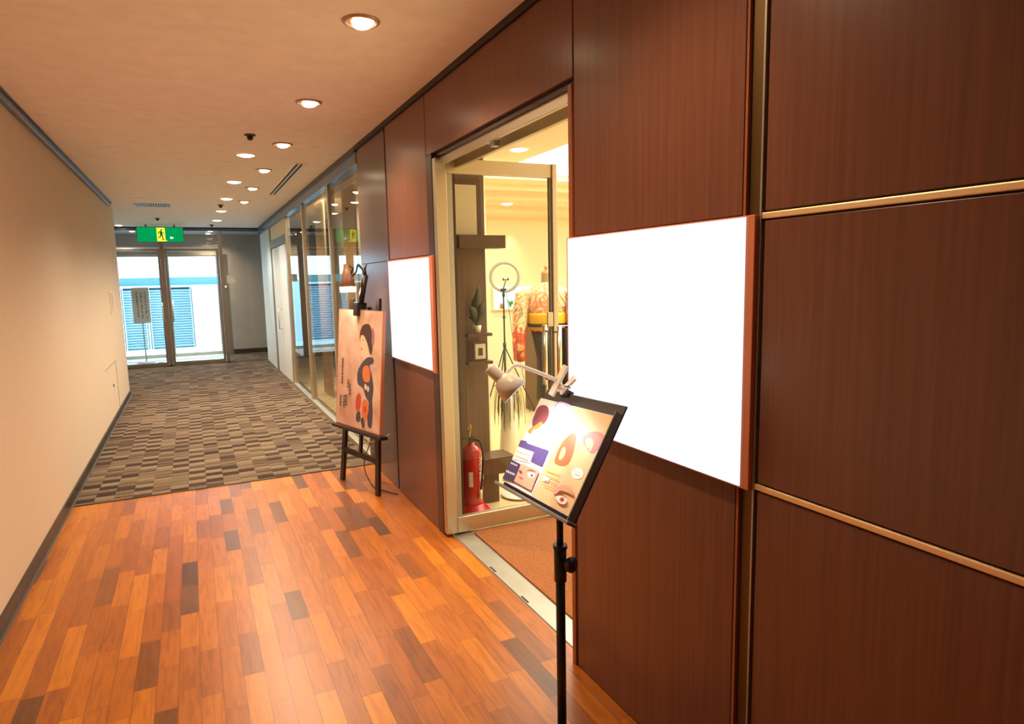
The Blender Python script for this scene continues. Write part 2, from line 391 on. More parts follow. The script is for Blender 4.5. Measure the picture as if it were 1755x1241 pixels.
# ================================================================== RIGHT WALL, WOOD PANELS
def panel_bm(y0, y1, z0, z1, x=XW, g=0.004):
    return boxes((x, x + 0.03, y0 + g, y1 - g, z0 + g, z1 - g))
struct('wall_right', boxes((XW + 0.012, XG + 0.11, YB, 2.085, 0, ZC), (XW + 0.012, XG + 0.11, 3.66, 5.42, 0, ZC), (XW + 0.012, XG + 0.11, 2.085, 3.66, 2.255, ZC)), 'shadow')
for k, (y0, y1, z0, z1) in enumerate([
        (YB, -0.95, 0.06, Z1 - .008), (YB, -0.95, Z1 + .008, Z2 - .008), (YB, -0.95, Z2 + .008, ZC - .02),
        (-0.93, 1.205, 0.0, Z1 - .008), (-0.93, 1.205, Z1 + .008, Z2 - .008), (-0.93, 1.205, Z2 + .008, ZC - .03),
        (1.272, 2.085, 0.0, Z1 - .004), (1.272, 2.085, Z2 + .004, ZC - .03), (1.272, 2.085, Z1, Z2),
        (2.085, 3.70, 2.255, ZC - .03), (3.70, 4.545, 0.0, Z1 - .004), (3.70, 4.545, Z1, Z2), (3.70, 4.545, Z2 + .004, ZC - .03)]):
    struct('wall_right', panel_bm(y0, y1, z0, z1), 'veneer', bevel=0.002)
for z0, z1 in ((0.0, Z1), (Z1, Z2), (Z2, ZC - .03)):
    struct('wall_right', panel_bm(4.59, 5.43, z0, z1, XW + 0.006, 0.002), 'veneer_end', bevel=0.002)
struct('trim_6', boxes((XW - 0.004, XW + 0.03, -0.95, 1.209, Z1 - 0.008, Z1 + 0.008), (XW - 0.004, XW + 0.03, -0.95, 1.209, Z2 - 0.008, Z2 + 0.008)), 'brass', bevel=0.003)
struct('trim_7', boxes((XW + 0.008, XW + 0.02, 1.216, 1.262, 0, ZC - 0.03)), 'bronze')
struct('trim_8', boxes((XW - 0.005, XW + 0.02, 1.208, 1.2135, 0, ZC - 0.03)), 'plate')
struct('trim_9', boxes((XW - 0.002, XW + 0.02, 1.262, 1.270, 0, ZC - 0.03)), 'casing')
struct('trim_10', boxes((XW - 0.006, XW + 0.05, 2.088, 2.115, 0, 2.235)), 'casing', bevel=0.003)
struct('trim_11', boxes((XW - 0.004, XG + 0.10, 3.60, 3.69, 0, 2.255)), 'jamb')
struct('trim_12', boxes((XW - 0.012, XW + 0.03, YB, 5.42, ZC - 0.032, ZC)), 'shadow')
struct('trim_13', boxes((XW + 0.02, XG + 0.11, 2.115, 3.60, 2.235, 2.256)), 'jamb')
# steel head channel of the shop door
bm = boxes((XG + 0.0, XG + 0.02, 2.115, 3.60, 2.19, 2.235), (XG + 0.085, XG + 0.11, 2.115, 3.60, 2.175, 2.235), (XG + 0.02, XG + 0.085, 2.115, 3.60, 2.222, 2.235))
struct('trim_14', bm, 'steel', bevel=0.002)
# sill plate with two drain slots
sp = sempty('trim_15', (1.40, 2.85, 0))
obj('sill_plate', boxes((1.343, 1.457, 2.10, 3.66, -0.01, 0.006)), 'plate', sp, 0.002)
for y in (3.02, 2.65): obj('drain_slot', boxes((1.346, 1.356, y - 0.035, y + 0.035, 0.004, 0.0075)), 'rubber', sp)

# poster boxes on the wall; the glow of the white faces is added
def sign(y0, y1, fy0, fy1, z0, z1, label, zf0, zf1):
    t = thing('poster_box', label, 'sign', (XW, (y0 + y1) / 2, z0), 'poster boxes with added glow on the wood wall')
    obj('sign_box', boxes((XW - 0.018, XW + 0.0005, y0, y1, z0, z1)), 'orange', t, 0.002)
    f = obj('poster_face', boxes((XW - 0.022, XW - 0.0182, fy0, fy1, zf0, zf1)), 'signface', t)
    f['label'] = 'blank white poster face, its glow added'
sign(1.215, 2.112, 1.243, 2.098, Z1 - 0.012, Z2 + 0.004, 'large blank white poster box with added glow and orange rim, right of the shop doorway', Z1 - 0.006, Z2)
sign(3.61, 4.545, 3.66, 4.515, Z1, Z2, 'smaller-looking blank white poster box with added glow and orange rim, between easel and glass door', Z1 + 0.012, Z2 - 0.008)

# ================================================================== GLASS PARTITION WALL, FAR RIGHT
YM = [5.45, 6.78, 8.48, 10.05, 12.1, YE]
struct('trim_16', boxes((XG - 0.035, XG + 0.10, 5.43, YE, 2.50, 2.635)), 'headrail', bevel=0.004)
struct('trim_17', boxes((XG - 0.045, XG - 0.02, 5.43, YE, 2.59, 2.635)), 'skirting')
struct('trim_18', boxes((XG - 0.03, XG + 0.06, 5.43, 10.05, 0.0, 0.055)), 'steel', bevel=0.003)
for i in range(3):
    y0, y1 = YM[i], YM[i + 1]
    wd = sempty('window_%d' % (i + 1), (XG, (y0 + y1) / 2, 0))
    obj('pane', boxes((XG, XG + 0.01, y0 + 0.02, y1 - 0.02, 0.055, 2.50)), 'glassw', wd)
    obj('mullion', boxes((XG - 0.02, XG + 0.05, y1 - 0.025, y1 + 0.025, 0.0, 2.50)), 'steel', wd, 0.003)
    obj('mullion', boxes((XG - 0.012, XG + 0.04, y0 + 0.03, y0 + 0.05, 0.055, 2.50)), 'steel', wd, 0.002)
# office door (two white-edged glass leaves) with cream panel above
dd = sempty('door_1', (XG, 11.0, 0))
obj('door_frame', boxes((XG - 0.02, XG + 0.05, 10.08, 10.14, 0, 2.16), (XG - 0.02, XG + 0.05, 12.03, 12.09, 0, 2.16), (XG - 0.02, XG + 0.05, 10.08, 12.09, 2.14, 2.26)), 'steeld', dd)
for y0, y1 in ((10.15, 11.07), (11.10, 12.02)):
    lf = obj('door_leaf', boxes((XG, XG + 0.04, y0, y1, 0.01, 2.13)), 'bluewhite', dd, 0.003)
bm = BM(); tube(bm, [(XG - 0.0, 11.16, 1.12), (XG - 0.05, 11.16, 1.12), (XG - 0.05, 11.16, 0.80), (XG, 11.16, 0.80)], 0.012); obj('door_handle', bm, 'chrome', dd)
struct('wall_right', boxes((XG, XG + 0.05, 10.08, 12.09, 2.26, 2.5)), 'cream')
struct('wall_right', boxes((XG, XG + 0.05, 12.13, YE, 0, 2.5)), 'bluewhite')
struct('trim_19', boxes((XG - 0.02, XG + 0.05, 12.09, 12.13, 0, 2.5)), 'steeld')
# the room behind the glass
struct('wall_right', boxes((2.25, 2.33, 5.35, YE, 0, ZC), (XG + 0.05, 2.33, YE - 0.06, YE, 0, ZC), (XG + 0.11, 2.33, 5.30, 5.40, 0, ZC)), 'beige')
struct('ceiling', boxes((XG + 0.10, 2.33, 5.35, YE, ZC, ZC + 0.1)), 'ceiling')
for y0, nm in ((6.95, 'narrow made-up curtain standing in for a tan reflection in the partition glass, nearest the wood wall'), (8.7, 'narrow made-up curtain standing in for a tan reflection in the partition glass, farther from the wood wall')):
    bm = BM(); n = 26; prev = None
    for k in range(n + 1):
        y = y0 + 0.55 * k / n; x = 1.62 + 0.022 * math.sin(k * 1.5)
        cur = (bm.verts.new((x, y, 0.02)), bm.verts.new((x, y, 2.60)))
        if prev: bm.faces.new((prev[0], cur[0], cur[1], prev[1]))
        prev = cur
    o = obj('curtain', bm, 'curtain', smooth=True); so = o.modifiers.new('s', 'SOLIDIFY'); so.thickness = 0.004  # curtain made up in place of a tan reflection in the glass
    tag(o, nm, 'curtain', 'made-up curtains for tan reflections in the glass partition')
light('AREA', 'room_fill', (1.8, 8.5, 2.6), 38, CREAM, shape='RECTANGLE', size=0.4, size_y=4.0)  # unseen fill lamp, added to brighten the room behind the glass

# ================================================================== END DOORS AND VESTIBULE
struct('trim_20', boxes((-2.3, XG, YE - 0.02, YE + 0.04, 2.57, ZC)), 'headrail')
struct('trim_21', boxes((-2.3, XG, YE - 0.02, YE + 0.04, 2.615, ZC)), 'skirting')
def end_door(name, x0, x1, hx, y=YE, z1=2.24, ft=0.045, mat='steeld', g='glasse', band=True):
    d = sempty(name, ((x0 + x1) / 2, y, 0))
    obj('door_frame', boxes((x0, x0 + ft, y, y + 0.04, 0.01, z1), (x1 - ft, x1, y, y + 0.04, 0.01, z1), (x0 + ft, x1 - ft, y, y + 0.04, z1 - 0.05, z1), (x0 + ft, x1 - ft, y, y + 0.04, 0.01, 0.085)), mat, d, 0.003)
    obj('pane', boxes((x0 + ft, x1 - ft, y + 0.015, y + 0.025, 0.085, z1 - 0.05)), g, d)
    if band: obj('frosted_band', boxes((x0 + ft, x1 - ft, y + 0.010, y + 0.0145, 1.55, 1.70)), 'frost', d)
    bm = BM(); tube(bm, [(hx, y, 1.22), (hx, y - 0.05, 1.22), (hx, y - 0.05, 0.86), (hx, y, 0.86)], 0.012); obj('door_handle', bm, 'chrome', d)
end_door('door_2', -1.33, -0.47, -0.50)
end_door('door_3', -0.40, 0.545, -0.33)
struct('trim_22', boxes((-0.468, -0.402, YE - 0.01, YE + 0.05, 0, 2.57)), 'steeld', bevel=0.004)
struct('trim_23', boxes((0.55, 0.62, YE - 0.01, YE + 0.05, 0, 2.57)), 'steeld', bevel=0.004)
struct('trim_24', boxes((-1.41, -1.335, YE - 0.01, YE + 0.05, 0, 2.57)), 'steeld', bevel=0.004)
struct('trim_25', boxes((-1.335, 0.55, YE, YE + 0.035, 2.243, 2.268)), 'chrome')
for i, (x0, x1, z0, z1) in enumerate(((-1.33, -0.47, 2.27, 2.57), (-0.40, 0.55, 2.27, 2.57), (0.62, XG - 0.03, 0.03, 2.57), (-2.28, -1.41, 0.03, 2.57))):
    wd = sempty('window_%d' % (i + 4), ((x0 + x1) / 2, YE, 0))
    obj('pane', boxes((x0, x1, YE + 0.015, YE + 0.025, z0, z1)), 'glasse', wd)
    if i == 2:
        obj('sticker', boxes((0.66, 0.81, YE + 0.010, YE + 0.0145, 1.57, 1.72)), 'paper', wd)['label'] = 'small square white sticker'
struct('trim_26', boxes((-2.28, XG - 0.0, YE - 0.01, YE + 0.045, 0, 0.03)), 'skirtline')
# vestibule: grey side and back wall, outer doors
struct('wall_right', boxes((0.78, 2.4, 15.6, 15.72, 0, 2.62), (2.28, 2.4, YE, 15.6, 0, 2.62)), 'vest')
struct('baseboard_right', boxes((0.78, 2.28, 15.58, 15.6, 0, 0.10)), 'skirting')
struct('wall_left', boxes((-2.4, -2.28, YE, 15.72, 0, 2.62), (-2.28, -1.44, 15.6, 15.72, 0, 2.62)), 'vest')
struct('wall_end', boxes((-1.44, 0.78, 15.6, 15.72, 2.2, 2.62)), 'vest')
end_door('door_4', -1.40, -0.50, -0.56, 15.6, 2.2, 0.06, 'steel', 'glass', False)
end_door('door_5', -0.44, 0.60, -0.36, 15.6, 2.2, 0.06, 'steel', 'glass', False)
struct('trim_27', boxes((-0.50, -0.44, 15.6, 15.66, 0, 2.2), (0.60, 0.78, 15.6, 15.66, 0, 2.2), (-1.44, -1.40, 15.6, 15.66, 0, 2.2)), 'steeld')
# outside: low white building wall with louvres
for bx in ((-5, -1.52, 18.0, 18.3, 0, 1.62), (0.02, 5, 18.0, 18.3, 0, 1.62), (-1.52, 0.02, 18.0, 18.3, 1.50, 1.62), (-1.52, 0.02, 18.2, 18.3, 0, 1.5), (-1.0, -0.96, 18.0, 18.2, 0, 1.5)): struct('wall_outside', boxes(bx), 'whitewall')
for x0, x1, nm in ((-1.50, -1.02, 'narrow pale blue louvre grille outside, left of the white post'), (-0.94, 0.0, 'wide pale blue louvre grille outside, right of the white post')):
    t = thing('louvre_grille', nm, 'louvre', ((x0 + x1) / 2, 18.05, 0.0), 'louvre grilles in the outside wall')
    for xa in (x0, x1 - 0.02): obj('louvre_post', boxes((xa, xa + 0.02, 18.01, 18.1, 0.0, 1.5)), 'whitewall', t)
    bm = BM(); z = 0.05
    while z < 1.46:
        mt = Matrix.Translation((0, 18.07, z)) @ Matrix.Rotation(math.radians(-38), 4, 'X')
        box(bm, x0 + 0.02, x1 - 0.02, -0.04, 0.04, -0.004, 0.004, 0, mt); z += 0.062
    obj('slats', bm, 'louvre', t)
    obj('grille_back', boxes((x0 + 0.02, x1 - 0.02, 18.12, 18.13, 0.0, 1.5)), 'louvreback', t)
light('AREA', 'vestibule_sky_portal', (-0.4, 17.0, 3.4), 0.001, (0.7, 0.9, 1), size=0.1)
bpy.data.objects.remove(bpy.data.objects['vestibule_sky_portal'])
# notice stand in the vestibule
t = thing('notice_stand', 'grey notice board with columns of dark writing, on a pole behind the end doors', 'sign stand', (-0.92, 14.9, 0))
bm = BM(); tube(bm, [(-0.915, 14.9, 0.02), (-0.925, 14.9, 1.2)], 0.013); obj('pole', bm, 'signgrey', t)
bm = BM(); lathe(bm, [(0.0, 0.0), (0.17, 0.0), (0.17, 0.012), (0.02, 0.03), (0.0, 0.03)], (-0.915, 14.9, 0.001)); obj('base', bm, 'signgrey', t)
bm = boxes((-1.075, -0.765, 14.87, 14.885, 0.81, 1.52))
for cx in (-0.98, -0.905, -0.83):
    z = 1.42
    while z > 0.93:
        hgt = random.uniform(0.03, 0.05)
        for q in range(3):
            xx = cx + random.uniform(-0.012, 0.008); zz = z - random.uniform(0, hgt)
            if q % 2: box(bm, xx - 0.014, xx + 0.014, 14.868, 14.8705, zz - 0.004, zz + 0.003, 1)
            else: box(bm, xx - 0.004, xx + 0.004, 14.868, 14.8705, zz - 0.018, zz + 0.018, 1)
        z -= hgt + 0.02
obj('board', bm, ['signgrey', 'ink'], t)
bm = BM(); lathe(bm, [(0.0, 0.0), (0.09, 0.0), (0.085, 0.03), (0.05, 0.055), (0.0, 0.06)], (-0.63, 14.3, 0.0)); tag(obj('door_stop', bm, 'rubber', smooth=True), 'small black lump of a door stop on the floor behind the left end door', 'door stop')
bm = boxes((-1.25, 0.45, 15.1, 15.5, 0.0, 0.012)); tag(obj('entrance_mat', bm, 'bluewhite', bevel=0.003), 'flat pale mat lying inside the outer doors', 'mat')

# ================================================================== CEILING FITTINGS
def downlight(name, x, y, r, label, group, energy, first, z=ZC, col=WARM, glow='lampw', ring='white', cone=2.5, tilt=False):
    if first is not None:
        t = copy_tree(first); t.location = (x, y, z); t['label'] = label; return t
    t = thing(name, label, 'ceiling light', (x, y, z), group)
    bm = BM(); lathe(bm, [(r * 0.82, -0.001), (r * 0.86, -0.010), (r * 1.0, -0.008), (r * 1.08, -0.0005)], (x, y, z), seg=32); obj('trim_ring', bm, ring, t)
    bm = BM()
    if tilt:
        lathe(bm, [(r * 0.84, -0.001), (r * 0.60, -0.004), (0, -0.004)], (x, y, z), seg=32); obj('reflector', bm, 'brassshade', t)
        bm = BM(); lathe(bm, [(0, -0.020), (r * 0.5, -0.020), (r * 0.62, -0.012), (r * 0.62, -0.002)], (x + r * .08, y - r * .05, z), axis=(-0.1, 0.15, 1), seg=28)
        obj('lamp', bm, glow, t)
    else:
        lathe(bm, [(r * 0.84, -0.001), (r * 0.82, -0.007), (r * 0.5, -0.018), (0, -0.022)], (x, y, z), seg=32); obj('lamp', bm, glow, t)
    light('SPOT', 'lamp_light', (x, y, z - 0.035), energy, col, t, spot_size=cone, spot_blend=0.9, shadow_soft_size=0.05)
    return t
first = None
big = [(0.51, 6.05, 'nearest'), (0.507, 7.65, 'second nearest'), (0.503, 9.16, 'third nearest'), (0.50, 10.7, 'fourth nearest'), (0.498, 12.25, 'farthest')]
E_BIG, E_SM = 95, 82
for x, y, wd in big:
    o = downlight('large_downlight', x, y, 0.085, 'round glowing recessed ceiling light, %s of the larger left-hand row' % wd, 'larger downlights in the corridor ceiling', E_BIG, first, col=SOFT)
    first = first or o
first = None
for x, y, wd in [(0.735, 4.21, 'nearest visible, by the wood wall,'), (0.743, 5.52, 'second visible'), (0.727, 6.80, 'third visible'), (0.726, 8.10, 'fourth visible'), (0.731, 9.43, 'fifth visible'), (0.735, 2.86, 'sixth counted back from the exit,')]:
    o = downlight('tilted_downlight', x, y, 0.075, 'recessed ceiling light with tilted lamp, %s of the right-hand row' % wd, 'tilted downlights in the corridor ceiling', E_SM, first, tilt=True, ring='brassshade')
    first = first or o
near = downlight('', 0.735, 1.50, 0, 'recessed ceiling light with tilted lamp, seventh and last of the right-hand row', '', 0, first)
for ch in near.children:
    if ch.type == 'LIGHT': ch.data = ch.data.copy(); ch.data.energy = 34
o = downlight('square_downlight', -1.07, 13.5, 0.07, 'glowing ceiling light beyond the left wall corner near the end doors', None, 60, None, col=SOFT)
o = downlight('vestibule_downlight', -0.95, 14.7, 0.06, 'glowing ceiling light behind the end doors, left of the exit sign', 'vestibule ceiling lights', 40, None, z=2.62)
for x, y, nm in ((0.45, 14.5, 'glowing vestibule ceiling light right of the exit sign, nearer one'), (0.42, 15.2, 'glowing vestibule ceiling light right of the exit sign, farther one')):
    downlight('', x, y, 0, nm, None, 0, o, z=2.62)
def sprinkler(x, y, label, first):
    if first: c = copy_tree(first); c.location = (x, y, ZC); c['label'] = label; return c
    t = thing('sprinkler_head', label, 'sprinkler', (x, y, ZC), 'sprinkler heads on the ceiling')
    bm = BM(); lathe(bm, [(0.0, 0), (0.042, 0.0), (0.038, -0.008), (0.02, -0.012), (0.0, -0.012)], (x, y, ZC)); obj('cover_plate', bm, 'bronze', t)
    bm = BM(); lathe(bm, [(0.02, -0.012), (0.022, -0.028), (0.012, -0.040), (0.0, -0.042)], (x, y, ZC)); obj('nozzle', bm, 'black', t)
    return t
s0 = sprinkler(0.48, 5.25, 'small dark sprinkler head on the ceiling, nearest the viewer, above the first large light', None)
sprinkler(0.463, 9.91, 'small dark sprinkler head on the ceiling beside the far lights', s0)
sprinkler(-0.40, 12.07, 'small sprinkler head on the ceiling just in front of the exit sign', s0)
sprinkler(0.44, 13.2, 'tiny dark sprinkler head on the ceiling right of the exit sign by the end doors', s0)
# slot diffuser
t = thing('slot_diffuser', 'long narrow ceiling air diffuser with two dark slots near the glass partition', 'air vent', (1.0, 7.5, ZC))
obj('diffuser_frame', boxes((0.945, 0.965, 6.35, 8.62, ZC - 0.008, ZC), (0.99, 1.005, 6.35, 8.62, ZC - 0.008, ZC), (1.03, 1.05, 6.35, 8.62, ZC - 0.008, ZC), (0.945, 1.05, 6.33, 6.35, ZC - 0.008, ZC), (0.945, 1.05, 8.62, 8.64, ZC - 0.008, ZC)), 'white', t)
obj('slot', boxes((0.965, 0.99, 6.35, 8.62, ZC - 0.003, ZC)), 'rubber', t); obj('slot', boxes((1.005, 1.03, 6.35, 8.62, ZC - 0.003, ZC)), 'rubber', t)
# square air grille with access hatch
t = thing('ceiling_grille', 'ceiling access hatch with a dark louvred air grille in front of the exit sign', 'air vent', (-0.39, 10.0, ZC))
obj('hatch_panel', boxes((-0.63, -0.12, 9.35, 10.7, ZC - 0.004, ZC)), 'ceiling', t, 0.001)
obj('grille_back', boxes((-0.60, -0.16, 9.92, 10.32, ZC - 0.006, ZC - 0.004)), 'rubber', t)
bm = BM()
for k in range(15): box(bm, -0.59 + k * 0.0295, -0.581 + k * 0.0295, 9.93, 10.31, ZC - 0.009, ZC - 0.006, 0)
obj('grille_slats', bm, 'white', t)
# exit sign
def exit_sign():
    x0, x1, y, z0, z1 = -0.785, -0.05, 13.36, 2.335, 2.588
    t = thing('exit_sign', 'green illuminated emergency exit sign with yellow running figure hung over the end doors', 'exit sign', ((x0 + x1) / 2, y, z0))
    obj('sign_case', boxes((x0 - 0.012, x1 + 0.012, y, y + 0.06, z0 - 0.012, z1 + 0.012)), 'grey', t, 0.004)
    for xa in (-0.66, -0.20): obj('hanger', boxes((xa, xa + 0.03, y + 0.015, y + 0.045, z1 + 0.012, ZC)), 'grey', t)
    bm = boxes((x0, x1, y - 0.003, y, z0, z1, 0), (x0 + 0.31, x0 + 0.445, y - 0.005, y - 0.003, z0 + 0.005, z1 - 0.005, 1))
    cx, cz = x0 + 0.378, z0 + 0.125
    def pl(pts, mi, off=0.0065):
        f = bm.faces.new([bm.verts.new((cx + px, y - off, cz + pz)) for px, pz in pts]); f.material_index = mi
    pl([(0.012 + 0.014 * math.cos(a), 0.082 + 0.014 * math.sin(a)) for a in [2 * PI * k / 12 for k in range(12)]], 2)
    pl([(-0.018, 0.062), (0.012, 0.066), (0.022, 0.01), (0.0, -0.006), (-0.012, 0.005)], 2)
    pl([(-0.018, 0.062), (-0.046, 0.036), (-0.040, 0.004), (-0.030, 0.008), (-0.032, 0.032), (-0.012, 0.046)], 2)
    pl([(0.010, 0.060), (0.032, 0.030), (0.052, 0.034), (0.052, 0.024), (0.030, 0.018), (0.012, 0.040)], 2)
    pl([(0.0, 0.005), (0.022, 0.008), (0.034, -0.030), (0.028, -0.078), (0.052, -0.082), (0.052, -0.092), (0.012, -0.092), (0.018, -0.036)], 2)
    pl([(-0.012, 0.008), (0.008, -0.002), (-0.012, -0.050), (-0.050, -0.058), (-0.052, -0.044), (-0.024, -0.038)], 2)
    pl([(-0.066, -0.120), (0.066, -0.120), (0.066, -0.100), (-0.066, -0.100)], 1)
    pl([(0.055, -0.118), (0.09, -0.118), (0.09, -0.10), (0.055, -0.10)], 1)
    # white arrow / mark at right and the faint bar at left
    pl([(0.135, -0.055), (0.165, -0.085), (0.165, -0.068), (0.20, -0.068), (0.20, -0.044), (0.165, -0.044), (0.165, -0.026)], 3)
    pl([(-0.27, -0.045), (-0.09, -0.045), (-0.09, -0.025), (-0.27, -0.025)], 4)
    obj('sign_face', bm, ['exg', 'exy', 'exd', 'exw', 'exg'], t)
exit_sign()
# wall switch on the left wall
t = thing('wall_bracket', 'narrow white upright bracket on the left wall near its far corner', 'wall bracket', (XL, 9.15, 1.2))
obj('back_plate', boxes((XL, XL + 0.012, 9.10, 9.20, 1.22, 1.50)), 'white', t, 0.003)
obj('front_strip', boxes((XL + 0.012, XL + 0.04, 9.14, 9.17, 1.24, 1.48)), 'white', t, 0.003)

# ================================================================== SHOP DOOR
d = sempty('door_6', (1.36, 3.56, 0))
hx, hy, fx, fyy = 1.325, 3.565, 2.075, 3.555
T = 0.022
obj('door_stile', boxes((hx - 0.035, hx + 0.035, hy - T, hy + T, 0.02, 2.225)), 'steel', d, 0.004)
obj('door_stile', boxes((fx - 0.035, fx, fyy - T, fyy + T, 0.02, 2.225)), 'steel', d, 0.004)
obj('top_rail', boxes((hx + 0.035, fx - 0.035, hy - T, hy + T, 2.145, 2.225)), 'steel', d, 0.003)
obj('bottom_rail', boxes((hx + 0.035, fx - 0.035, hy - T, hy + T, 0.02, 0.115)), 'steel', d, 0.003)
obj('glazing_bead', boxes((hx + 0.035, hx + 0.070, hy - T + 0.008, hy + T - 0.008, 0.115, 2.145), (fx - 0.045, fx - 0.035, hy - T + 0.008, hy + T - 0.008, 0.115, 2.145)), 'plate', d, 0.002)
obj('pane', boxes((hx + 0.07, fx - 0.045, hy - 0.005, hy + 0.005, 0.115, 2.145)), 'glassd', d)
for s, dx in ((-1, 0), (1, -0.02)):
    bm = BM(); px = fx - 0.028 + dx; yy = fyy + s * 0.075
    tube(bm, [(px, yy, 0.86), (px, yy, 1.245)], 0.0155, 16); hd = obj('door_handle', bm, 'chrome', d)
    for z in (0.90, 1.205):
        bm = BM(); tube(bm, [(px, fyy + s * T, z), (px, yy, z)], 0.008); obj('handle_mount', bm, 'chrome', hd)
obj('lock_case', boxes((fx - 0.085, fx - 0.045, fyy - T - 0.012, fyy - T, 1.24, 1.33)), 'steel', d, 0.003)
bm = BM(); tube(bm, [(fx - 0.07, fyy - T, 0.05), (fx - 0.07, fyy - T - 0.03, 0.05)], 0.017, 16); obj('floor_bolt', bm, 'chrome', d)
obj('pivot_arm', boxes((1.34, 1.37, 2.86, 2.90, 2.165, 2.20), (1.345, 1.36, 2.82, 2.96, 2.19, 2.21)), 'steeld', d)
bm = boxes((1.458, 2.25, 2.10, 3.53, 0.002, 0.014)); tag(obj('door_mat', bm, 'mat'), 'rough brown coir mat set inside the shop threshold', 'mat')

# ================================================================== SHOP
SX0 = XG + 0.11
struct('wall_shop', boxes((SX0 - 0.02, 1.845, 4.12, 4.2, 0, 2.6), (1.765, 1.845, 4.2, 5.3, 0, 2.6)), 'umber')
struct('wall_shop', boxes((1.845, 2.33, 5.22, 5.3, 0, 2.6), (2.332, 2.35, 5.22, 8.2, 0, 2.6), (2.33, 6.1, 8.1, 8.22, 0, 2.6), (6.0, 6.12, 1.2, 8.1, 0, 2.6), (SX0 - 0.02, 6.1, 1.2, 1.3, 0, 2.6), (SX0 - 0.02, SX0, 3.70, 4.12, 0, 2.6)), 'cream')
struct('wall_shop', boxes((SX0 - 0.02, SX0, 1.3, 2.08, 0, 2.6)), 'cream')
struct('ceiling', boxes((SX0 - 0.02, 2.72, 1.2, 8.2, 2.56, 2.7), (2.72, 6.1, 1.2, 2.8, 2.56, 2.7), (2.72, 6.1, 6.2, 8.2, 2.56, 2.7), (5.4, 6.1, 2.8, 6.2, 2.56, 2.7), (2.72, 5.4, 2.8, 6.2, 2.66, 2.7)), 'shopceil')
struct('ceiling', boxes((2.35, 6.0, 6.9, 8.1, 2.44, 2.56)), 'shopceil')
struct('ceiling', boxes((2.35, 6.0, 7.55, 8.1, 2.36, 2.44)), 'shopceil')
struct('trim_28', boxes((2.35, 6.0, 6.55, 6.62, 2.50, 2.56)), 'shopceil')
t = thing('luminous_ceiling_panel', 'large white glowing rectangular ceiling panel inside the shop', 'ceiling light', (3.9, 4.5, 2.64))
obj('diffuser', boxes((2.75, 5.38, 2.83, 6.17, 2.62, 2.63)), 'panelglow', t)
bm = BM()
for k in range(1, 5): box(bm, 2.75, 5.38, 2.83 + k * 0.668 - 0.006, 2.83 + k * 0.668 + 0.006, 2.612, 2.62)
obj('panel_joints', bm, 'white', t)
light('AREA', 'panel_light', (4.05, 4.5, 2.60), 85, (1.0, 0.90, 0.68), t, shape='RECTANGLE', size=2.4, size_y=3.2)
t = thing('ceiling_cassette', 'dull beige rectangular air diffuser on the shop ceiling just inside the door', 'air vent', (2.08, 4.3, 2.56))
obj('cassette_frame', boxes((1.93, 2.22, 3.9, 4.75, 2.548, 2.56)), 'white', t, 0.002); obj('cassette_slot', boxes((1.96, 2.19, 3.93, 4.72, 2.545, 2.549)), 'bronze', t)
o = downlight('shop_downlight', 2.44, 4.75, 0.085, 'round glowing ceiling light inside the shop beside the beige air diffuser', 'shop downlights', 30, None, z=2.56, col=CREAM, glow='lampc', cone=2.2)
downlight('', 3.55, 7.25, 0, 'small round glowing ceiling light far inside the shop above the ring light', None, 0, o, z=2.44)
downlight('', 2.25, 2.9, 0, 'round ceiling light just inside the shop door hidden by the wood wall', None, 0, o, z=2.56)
for x in (3.72, 4.0):
    light('SPOT', 'wall_washer', (x, 7.93, 2.33), 9, (1.0, 0.86, 0.50), None, (0, 0.12, -1), spot_size=1.1, spot_blend=0.8, shadow_soft_size=0.03)
# framed print behind the door glass
t = thing('framed_print', 'pale textured print in a dark frame on the brown shop wall behind the glass door', 'picture', (1.68, 4.12, 1.85))
obj('print_frame', boxes((1.47, 1.815, 4.095, 4.119, 1.82, 2.20)), 'darkshelf', t, 0.003)
obj('print', boxes((1.47, 1.775, 4.088, 4.0945, 1.84, 2.165)), 'cream', t)
# shelving on the brown wall
t = thing('display_shelving', 'tall dark walnut display shelving against the brown shop wall behind the glass door', 'shelf unit', (1.70, 4.05, 0))
obj('shelf', boxes((1.60, 1.935, 3.98, 4.118, 1.745, 1.83)), 'darkshelf', t, 0.002)
obj('shelf', boxes((1.66, 1.945, 3.93, 4.118, 0.215, 0.33)), 'darkshelf', t, 0.002)
obj('upright', boxes((1.60, 1.65, 4.04, 4.118, 0.33, 1.745)), 'darkshelf', t, 0.002)
for za in (1.16, 0.97): obj('shelf', boxes((1.65, 1.83, 4.0, 4.118, za, za + 0.02)), 'darkshelf', t)
obj('plinth', boxes((1.66, 1.845, 3.98, 4.118, 0.0, 0.215)), 'darkshelf', t)
# potted plant and small frame on shelf
t = thing('potted_plant', 'dark broad-leaved plant standing on the walnut shelving behind the glass door', 'plant', (1.74, 4.05, 1.18))
bm = BM(); lathe(bm, [(0.0, 0), (0.022, 0), (0.030, 0.05), (0.026, 0.05), (0.0, 0.045)], (1.74, 4.05, 1.182)); obj('pot', bm, 'pot', t)
def leaf(bm, base, tip, w, mi=0, up=0.03):
    b, e = Vector(base), Vector(tip); d = e - b; s = d.cross(Vector((0, 1, 0.2))).normalized() * w
    L = []; R = []; n = 6
    for k in range(n + 1):
        u = k / n; c = b + d * u + Vector((0, 0, up * math.sin(PI * u))); ww = math.sin(PI * min(1, u * 0.92 + 0.06)) ** 0.8
        L.append(bm.verts.new(c + s * ww)); R.append(bm.verts.new(c - s * ww))
    for k in range(n): f = bm.faces.new((L[k], L[k + 1], R[k + 1], R[k])); f.smooth = True; f.material_index = mi
bm = BM()
